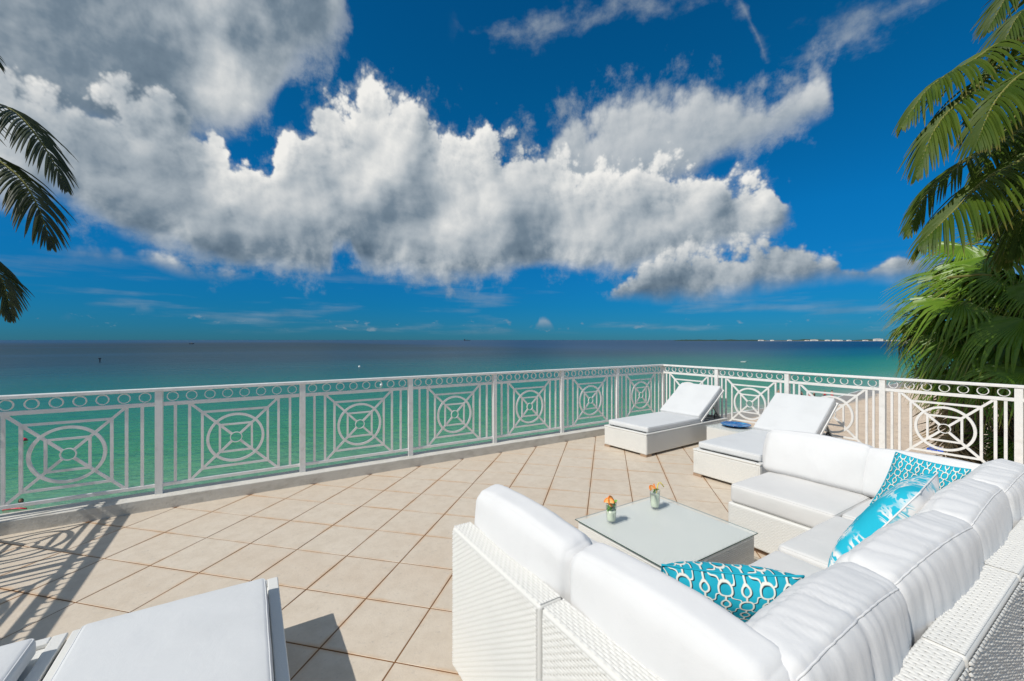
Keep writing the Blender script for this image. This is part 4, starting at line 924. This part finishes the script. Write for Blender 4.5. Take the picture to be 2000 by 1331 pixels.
# coconut palms
def frond_mesh(pts, llen, nleaf, seed, side_lift=.15, droop=.9, width=.030, m='coco'):
    rnd = random.Random(seed); pts = [Vector(p) for p in pts]
    # Catmull-Rom through the given points
    def cr(u):
        n = len(pts) - 1; x = min(u * n, n - 1e-6); i = int(x); f = x - i
        p0, p1, p2, p3 = pts[max(i - 1, 0)], pts[i], pts[i + 1], pts[min(i + 2, n)]
        return .5 * ((2 * p1) + (p2 - p0) * f + (2 * p0 - 5 * p1 + 4 * p2 - p3) * f * f + (3 * p1 - p0 - 3 * p2 + p3) * f ** 3)
    mb = MB(); V, F, UV = [], [], []; st = [0, .12, .3, .5, .7, .87, 1.0]; wf = [.45, .9, 1, .9, .7, .42, .04]
    for sgn in (-1, 1):
        for k in range(nleaf):
            u = .06 + .94 * (k + rnd.uniform(-.3, .3)) / nleaf; u = min(max(u, .03), .995)
            p = cr(u); T_ = (cr(min(u + .01, 1)) - cr(max(u - .01, 0))).normalized(); sd = T_.cross(Vector((0, 0, 1))); sd = (sd if sd.length > .1 else Vector((1, 0, 0))).normalized() * sgn; up = sd.cross(T_) * sgn
            L = llen * (math.sin(math.pi * min(1, u * .82 + .17)) ** .55) * rnd.uniform(.86, 1.08) * (1 if u < .8 else 1 - (u - .8) * 2.6)
            fw = .42 + .75 * u ** 2; d = (sd * (1.0 - .35 * u) + T_ * fw + up * rnd.uniform(side_lift - .12, side_lift + .14)).normalized()
            dr = droop * rnd.uniform(.75, 1.3); o = len(V); ru = rnd.random(); q = p.copy(); w0 = width * rnd.uniform(.85, 1.15); prev = 0
            for s, wv_ in zip(st, wf):
                dd = (d + Vector((0, 0, -1)) * dr * s * 1.5).normalized(); q = q + dd * (s - prev) * L; prev = s
                ax = dd.cross(up); ax = ax.normalized() if ax.length > .05 else T_
                rd = up * (w0 * wv_ * .42)
                V += [q - ax * (w0 * wv_ * .5), q + rd, q + ax * (w0 * wv_ * .5)]; UV += [(ru, s)] * 3
            for s in range(len(st) - 1):
                b = o + s * 3; F += [(b, b + 1, b + 4, b + 3), (b + 1, b + 2, b + 5, b + 4)]
    mb.add(V, F, UV); nf = len(mb.f)
    mb.tube([cr(k / 20) for k in range(21)], [.026 * (1 - .85 * k / 20) for k in range(21)], 6)
    me = mb.mesh('frond', MAT[m]); me.materials.append(MAT['rachis']); me.polygons.foreach_set('material_index', [0] * nf + [1] * (len(me.polygons) - nf)); return me
def coconut(label, ground, crown, fronds, seed, extra=6, llen=.95, Lf=3.4, m='coco', nl=54, wd=.042, away=None):
    rnd = random.Random(seed); o = thing('coconut_palm', label, 'palm tree', ground, 0, 'coconut palms beside the terrace'); g = Vector(ground)
    put('trunk', trunk(MB(), (0, 0, 0), Vector(crown) - g - Vector((0, 0, .1)), .21, .12, seed=seed), MAT['bark'], o, True)
    for k, (pp, dr, ll) in enumerate(fronds):
        link('frond', frond_mesh([Vector(p) - g for p in pp], ll, nl, seed * 31 + k, droop=dr, width=wd, m=m), o)
    c = Vector(crown)
    for k in range(extra):                             # the far side of the crown
        a = -YAW * 0 + rnd.uniform(0, 2 * math.pi); e = rnd.uniform(.1, 1.1); d = Vector((math.cos(a), math.sin(a), 0)); 
        if away is not None:
            a = away + rnd.uniform(-1.1, 1.1); d = Vector((math.cos(a), math.sin(a), 0))
        elif (c + d * 2 - EYE).to_2d().length < (c - EYE).to_2d().length - .4: d = -d
        pp = [c - g, c + d * Lf * .33 * math.cos(e) + Vector((0, 0, Lf * .33 * math.sin(e))) - g, c + d * Lf * .68 * math.cos(e * .7) + Vector((0, 0, Lf * .45 * math.sin(e))) - g, c + d * Lf * .95 + Vector((0, 0, Lf * .25 * math.sin(e) - .7)) - g]
        link('frond', frond_mesh(pp, llen, 60, seed * 77 + k, m=m, width=.04), o)
    for k in range(7):
        a = k * .9; put('coconut', MB().lathe([(.0001, -.13), (.07, -.11), (.105, -.03), (.10, .05), (.06, .12), (.0001, .14)], 12), MAT['rachis'], o, True, loc=c - g + Vector((math.cos(a) * .24, math.sin(a) * .24, -.25)))
    return o
def D(*a): return [point(*p) for p in a]
Yr = 6.6
RF = [(D((2130, 120, Yr), (1985, 78, Yr - .4), (1895, 122, Yr - .7), (1815, 172, Yr - .8), (1762, 248, Yr - .8)), 1.15, .86),
      (D((2130, 130, Yr), (1990, 112, Yr - .6), (1890, 185, Yr - 1.0), (1828, 250, Yr - 1.1), (1790, 345, Yr - 1.1)), 1.3, .88),
      (D((2130, 170, Yr), (2000, 250, Yr - .1), (1890, 312, Yr - .1), (1815, 372, Yr), (1772, 460, Yr)), 1.0, .85),
      (D((2130, 200, Yr), (2005, 305, Yr - .8), (1928, 348, Yr - 1.1), (1860, 415, Yr - 1.2), (1795, 480, Yr - 1.2)), 1.25, .95),
      (D((2150, 90, Yr), (2060, -60, Yr), (1985, -30, Yr), (1930, 60, Yr)), .8, .8),
      (D((2130, 150, Yr), (2030, 180, Yr + .3), (1960, 260, Yr + .4), (1900, 370, Yr + .3)), 1.1, .9),
      (D((2130, 190, Yr), (2050, 330, Yr - .2), (1990, 420, Yr - .3), (1960, 520, Yr - .3)), 1.1, .8),
      (D((2140, 120, Yr), (2040, 60, Yr + .6), (1960, 100, Yr + 1.0), (1890, 190, Yr + 1.2)), .9, .85),
      (D((2140, 180, Yr), (2060, 260, Yr - .5), (2010, 380, Yr - .7), (1985, 500, Yr - .7)), 1.2, .85),
      (D((2140, 160, Yr), (2040, 220, Yr + .7), (1965, 330, Yr + .9), (1925, 450, Yr + .9)), 1.2, .85),
      (D((2140, 130, Yr), (2030, 130, Yr - 1.0), (1950, 190, Yr - 1.5), (1905, 290, Yr - 1.6)), 1.2, .80),
      (D((2150, 100, Yr), (2080, 20, Yr - .4), (2000, 20, Yr - .6), (1950, 110, Yr - .6)), 1.1, .75)]
coconut('coconut palm whose drooping fronds hang in from the upper right', (*P(2170, 664.5, Yr + .3).to_2d(), -8.2), P(2140, 150, Yr), RF, 3, 6, away=-.45)
Yc = 6.3
LF = [(D((-210, 270, Yc), (-80, 196, Yc), (20, 214, Yc - .1), (85, 285, Yc - .2), (132, 372, Yc - .2)), .95, .78),
      (D((-210, 300, Yc), (-70, 285, Yc - .3), (25, 335, Yc - .4), (72, 400, Yc - .5), (100, 482, Yc - .5)), 1.0, .78),
      (D((-210, 330, Yc), (-110, 430, Yc - .2), (-35, 500, Yc - .2), (5, 550, Yc - .2), (22, 625, Yc - .2)), 1.0, .62),
      (D((-210, 250, Yc), (-130, 90, Yc), (-60, 70, Yc), (0, 130, Yc)), .9, .55)]
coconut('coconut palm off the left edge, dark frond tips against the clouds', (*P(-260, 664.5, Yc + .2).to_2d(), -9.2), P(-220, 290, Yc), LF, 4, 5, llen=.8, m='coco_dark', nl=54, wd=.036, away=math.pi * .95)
# ------------------------------------------------------------------ people on the beach, umbrellas, boats, buoys
def person(label, x, y, z, face, skin, hair, pose='stand', top=None, shorts=None, group='people at the water edge', hgt=1.7, stride=.12):
    o = thing('person', label, 'person', (x, y, z), face, group); k = hgt / 1.72
    J = {'pelvis': (0, 0, .93), 'waist': (0, .01, 1.08), 'chest': (0, .015, 1.30), 'neck': (0, .01, 1.46), 'jaw': (0, -.02, 1.54), 'head': (0, -.005, 1.62), 'crown': (0, .0, 1.70)}
    rad = {'pelvis': .135, 'waist': .115, 'chest': .140, 'neck': .055, 'jaw': .068, 'head': .088, 'crown': .06}
    E_ = [('pelvis', 'waist'), ('waist', 'chest'), ('chest', 'neck'), ('neck', 'jaw'), ('jaw', 'head'), ('head', 'crown')]
    for s, n_ in ((-1, 'l'), (1, 'r')):
        f = stride * s
        J.update({n_ + 'hip': (s * .085, 0, .86), n_ + 'knee': (s * .095, -f * .6 - .03, .48), n_ + 'ankle': (s * .095, -f + .05, .08), n_ + 'toe': (s * .11, -f - .13, .03),
                  n_ + 'sh': (s * .175, .02, 1.40), n_ + 'elb': (s * .245, .05 + f * .5, 1.13), n_ + 'wr': (s * .235, -.06 + f, .90), n_ + 'hand': (s * .23, -.09 + f, .80)})
        rad.update({n_ + 'hip': .088, n_ + 'knee': .058, n_ + 'ankle': .038, n_ + 'toe': .030, n_ + 'sh': .062, n_ + 'elb': .043, n_ + 'wr': .030, n_ + 'hand': .034})
        E_ += [('pelvis', n_ + 'hip'), (n_ + 'hip', n_ + 'knee'), (n_ + 'knee', n_ + 'ankle'), (n_ + 'ankle', n_ + 'toe'), ('chest', n_ + 'sh'), (n_ + 'sh', n_ + 'elb'), (n_ + 'elb', n_ + 'wr'), (n_ + 'wr', n_ + 'hand')]
    names = list(J); me = bpy.data.meshes.new('body'); me.from_pydata([tuple(c * k for c in J[n_]) for n_ in names], [(names.index(a), names.index(b)) for a, b in E_], [])
    me.materials.append(skin); b = link('body', me, o); sm = b.modifiers.new('skin', 'SKIN'); sm.use_smooth_shade = True
    for v_, n_ in zip(me.skin_vertices[0].data, names): v_.radius = (rad[n_] * k, rad[n_] * k * (.78 if n_ in ('chest', 'pelvis', 'waist') else 1)); v_.use_root = n_ == 'pelvis'
    b.modifiers.new('sub', 'SUBSURF').levels = 1; b.modifiers['sub'].render_levels = 1
    put('hair', MB().lathe([(.0001, .115), (.06, .10), (.094, .05), (.098, .0), (.085, -.05)], 14, (0, .012, 1.63)), hair, o, True, loc=(0, 0, 1.63 * (k - 1)))
    if shorts:
        s_ = MB(); s_.tube([(0, 0, 1.0 * k), (0, 0, .86 * k), (0, 0, .80 * k)], [.150 * k, .165 * k, .17 * k], 14, False)
        for q in (-1, 1): s_.tube([(q * .085, 0, .86 * k), (q * .093, -stride * q * .4 - .015, .60 * k)], [.105 * k, .09 * k], 12, False)
        put('shorts', s_, shorts, o, True)
    if top: put('shirt', MB().tube([(0, .01, .98 * k), (0, .01, 1.10 * k), (0, .015, 1.32 * k), (0, .012, 1.43 * k)], [.150 * k, .140 * k, .185 * k, .085 * k], 16, False), top, o, True)
    return o
def at_sand(px, py):
    q = at_level(px, py, SEA + .2)
    for _ in range(4): q = at_level(px, py, max(beach_z(q.x, q.y), SEA - .35))
    return q.x, q.y, q.z
M_ = MAT
person('bather in red top and blue shorts, left of two walking on the wet sand', *at_sand(1611, 783), 1.9, M_['skin'], M_['hair_fair'], top=M_['red'], shorts=M_['navy'], stride=.2)
person('sunburnt person in pale swim shorts walking right beside the red top', *at_sand(1625, 782), 2.0, M_['skin'], M_['hair'], shorts=M_['red'], stride=.22)
person('person in black standing at the water edge behind the lounger', *at_sand(1590, 785), 3.0, M_['skin_tan'], M_['hair'], top=M_['black'], shorts=M_['black'])
person('person in bright pink beside the one in black at the water edge', *at_sand(1581, 787), .4, M_['skin'], M_['hair_fair'], top=M_['pink'], shorts=M_['pink'])
person('dark haired person in black wading left of the pink bather', *at_sand(1566, 784), .9, M_['skin_tan'], M_['hair'], top=M_['black'], shorts=M_['navy'])
person('bare chested bather in dark shorts standing in the shallows', *at_sand(1521, 779), -.6, M_['skin'], M_['hair_fair'], shorts=M_['black'])
# swimmer close to the terrace
q = at_level(41, 984, SEA + .1)
sw = thing('person', 'swimmer with dark wet hair floating in the green water below the railing', 'person', (q.x, q.y, SEA), .3)
body = MB().lathe([(.0001, -.13), (.07, -.11), (.095, -.02), (.105, .07), (.085, .15), (.0001, .185)], 16, (0, 0, .22))
body.tube([(0, 0, .10), (0, .05, .02), (0, .25, -.05), (0, .75, -.12)], [.06, .17, .19, .13], 14)
for s in (-1, 1): body.tube([(s * .17, .1, .0), (s * .42, -.15, .02), (s * .60, -.42, -.02)], [.055, .045, .03], 8)
put('body', body, M_['skin_tan'], sw, True)
put('hair', MB().lathe([(.0001, .205), (.09, .17), (.118, .08), (.115, .0), (.09, -.06)], 16, (0, .02, .22)), M_['hair'], sw, True)
fl = put('float_noodle', MB().tube([(-.62, 0, .02), (-.2, .04, .04), (.2, .02, .04), (.60, -.05, .02)], .042, 10), M_['redplastic'], None, True, loc=at_level(33, 990, SEA) + Vector((.1, -.55, 0)), rot=(0, 0, -.35))
tag(fl, 'thin red pool noodle floating beside the swimmer', 'pool float')
def umbrella(label, px, py, r):
    x, y, z = at_level(px, py, -6.9); gz = beach_z(x, y); o = thing('beach_umbrella', label, 'umbrella', (x, y, gz), .3, 'blue beach umbrellas by the palm trunk'); h = z - gz
    put('pole', MB().tube([(0, 0, 0), (0, 0, h + .12)], .022, 8), M_['whiteplastic'], o)
    n = 8; ring = lambda rr, zz, tw=0: [(rr * math.cos(2 * math.pi * (k + tw) / n), rr * math.sin(2 * math.pi * (k + tw) / n), zz) for k in range(n)]
    c = MB(); c.add([(0, 0, h + .10)] + ring(r * .55, h - .02) + ring(r, h - .20), [(0, 1 + k, 1 + (k + 1) % n) for k in range(n)] + [(1 + k, 1 + n + k, 1 + n + (k + 1) % n, 1 + (k + 1) % n) for k in range(n)])
    put('canopy', c, M_['blue'], o)
    v = MB(); V = ring(r * 1.003, h - .20) + [((r * 1.01) * math.cos(2 * math.pi * (k + .5) / n), (r * 1.01) * math.sin(2 * math.pi * (k + .5) / n), h - .40) for k in range(n)]
    v.add(V, [(k, (k + 1) % n, n + k) for k in range(n)]); put('valance', v, M_['blue'], o)
    b = MB(); b.add(ring(r * .74, h - .078) + ring(r * .90, h - .155), [(k, n + k, n + (k + 1) % n, (k + 1) % n) for k in range(n)]); put('grey_band', b, M_['bluegrey'], o)
umbrella('blue beach umbrella left of the thatched palm trunk', 1829, 873, .56)
umbrella('upper blue beach umbrella right of the thatched trunk', 1882, 856, .62)
umbrella('lower blue beach umbrella right of the thatched trunk', 1884, 877, .64)
# buoys
def buoy(label, px, py, r, m, grp='mooring buoys'):
    q = at_level(px, py, SEA); o = thing('buoy', label, 'buoy', (q.x, q.y, SEA), 0, grp)
    put('float', MB().lathe([(.0001, -r * .6), (r * .8, -r * .4), (r, .1 * r), (r * .8, r * .75), (r * .3, r * 1.05), (.0001, r * 1.08)], 18), m, o, True)
    put('ring', MB().tube([(r * .12 * math.cos(a), 0, r * 1.15 + r * .12 * math.sin(a)) for a in [k * .7 for k in range(10)]], r * .04, 6), M_['greymetal'], o)
buoy('red ball buoy floating in the teal water at the left', 47, 861, .26, M_['redplastic'])
buoy('white ball buoy far out on the dark band of water', 702, 717, .45, M_['whiteplastic'])
buoy('white ball buoy seen through the row of rings', 745, 753, .38, M_['whiteplastic'])
q = at_level(195, 708, SEA); o = thing('marker_post', 'dark marker post standing in the open sea at the left', 'marker', (q.x, q.y, SEA))
put('pole', MB().tube([(0, 0, -1), (0, 0, 1.5)], .22, 8), M_['hull'], o); put('top_mark', MB().box((-.4, -.4, 1.5), (.4, .4, 2.0)), M_['hull'], o)
# boats
q = at_level(374, 672.4, SEA); o = thing('fishing_boat', 'small dark fishing boat alone below the horizon', 'boat', (q.x, q.y, SEA), -YAW + .3)
h = MB(); h.add([(-5, -1.4, 0), (3, -1.4, 0), (5.5, 0, .4), (3, 1.4, 0), (-5, 1.4, 0), (-5, -1.7, 1.5), (3.3, -1.7, 1.7), (6.5, 0, 2.2), (3.3, 1.7, 1.7), (-5, 1.7, 1.5)], [(0, 1, 6, 5), (1, 2, 7, 6), (2, 3, 8, 7), (3, 4, 9, 8), (4, 0, 5, 9), (5, 6, 7, 8, 9), (0, 4, 3, 2, 1)])
put('hull', h, M_['hull'], o); put('cabin', MB().box((-1.2, -1, 1.62), (2, 1, 3.6)), M_['greymetal'], o); put('mast', MB().tube([(0, 0, 3.6), (0, 0, 5.6)], .12, 6), M_['hull'], o)
q = point(912, 664.5, 6300); o = thing('cargo_ship', 'long dark cargo ship on the horizon', 'ship', (q.x, q.y, SEA), -YAW)
h = MB(); h.add([(-46, -8, 0), (46, -8, 0), (50, 0, 0), (46, 8, 0), (-46, 8, 0), (-48, -8, 7), (48, -8, 7), (56, 0, 9), (48, 8, 7), (-48, 8, 7)], [(0, 1, 6, 5), (1, 2, 7, 6), (2, 3, 8, 7), (3, 4, 9, 8), (4, 0, 5, 9), (5, 6, 7, 8, 9)])
put('hull', h, M_['hull'], o); put('bridge', MB().box((-44, -7, 7), (-28, 7, 24)), M_['hull'], o); put('crane', MB().box((8, -2, 7), (12, 2, 19)), M_['hull'], o); put('crane', MB().box((-14, -2, 7), (-10, 2, 18)), M_['hull'], o)
q = at_level(1452, 708, SEA); o = thing('dinghy', 'small white dinghy out beyond the far lounger', 'boat', (q.x, q.y, SEA), -.9)
h = MB(); h.add([(-1.1, -.4, 0), (.7, -.45, 0), (1.3, 0, .1), (.7, .45, 0), (-1.1, .4, 0), (-1.2, -.55, .42), (.8, -.6, .45), (1.6, 0, .6), (.8, .6, .45), (-1.2, .55, .42)], [(0, 1, 6, 5), (1, 2, 7, 6), (2, 3, 8, 7), (3, 4, 9, 8), (4, 0, 5, 9), (0, 4, 3, 2, 1)])
put('hull', h, M_['whiteplastic'], o); put('thwart', MB().box((-.3, -.55, .30), (.0, .55, .35)), M_['whiteplastic'], o)
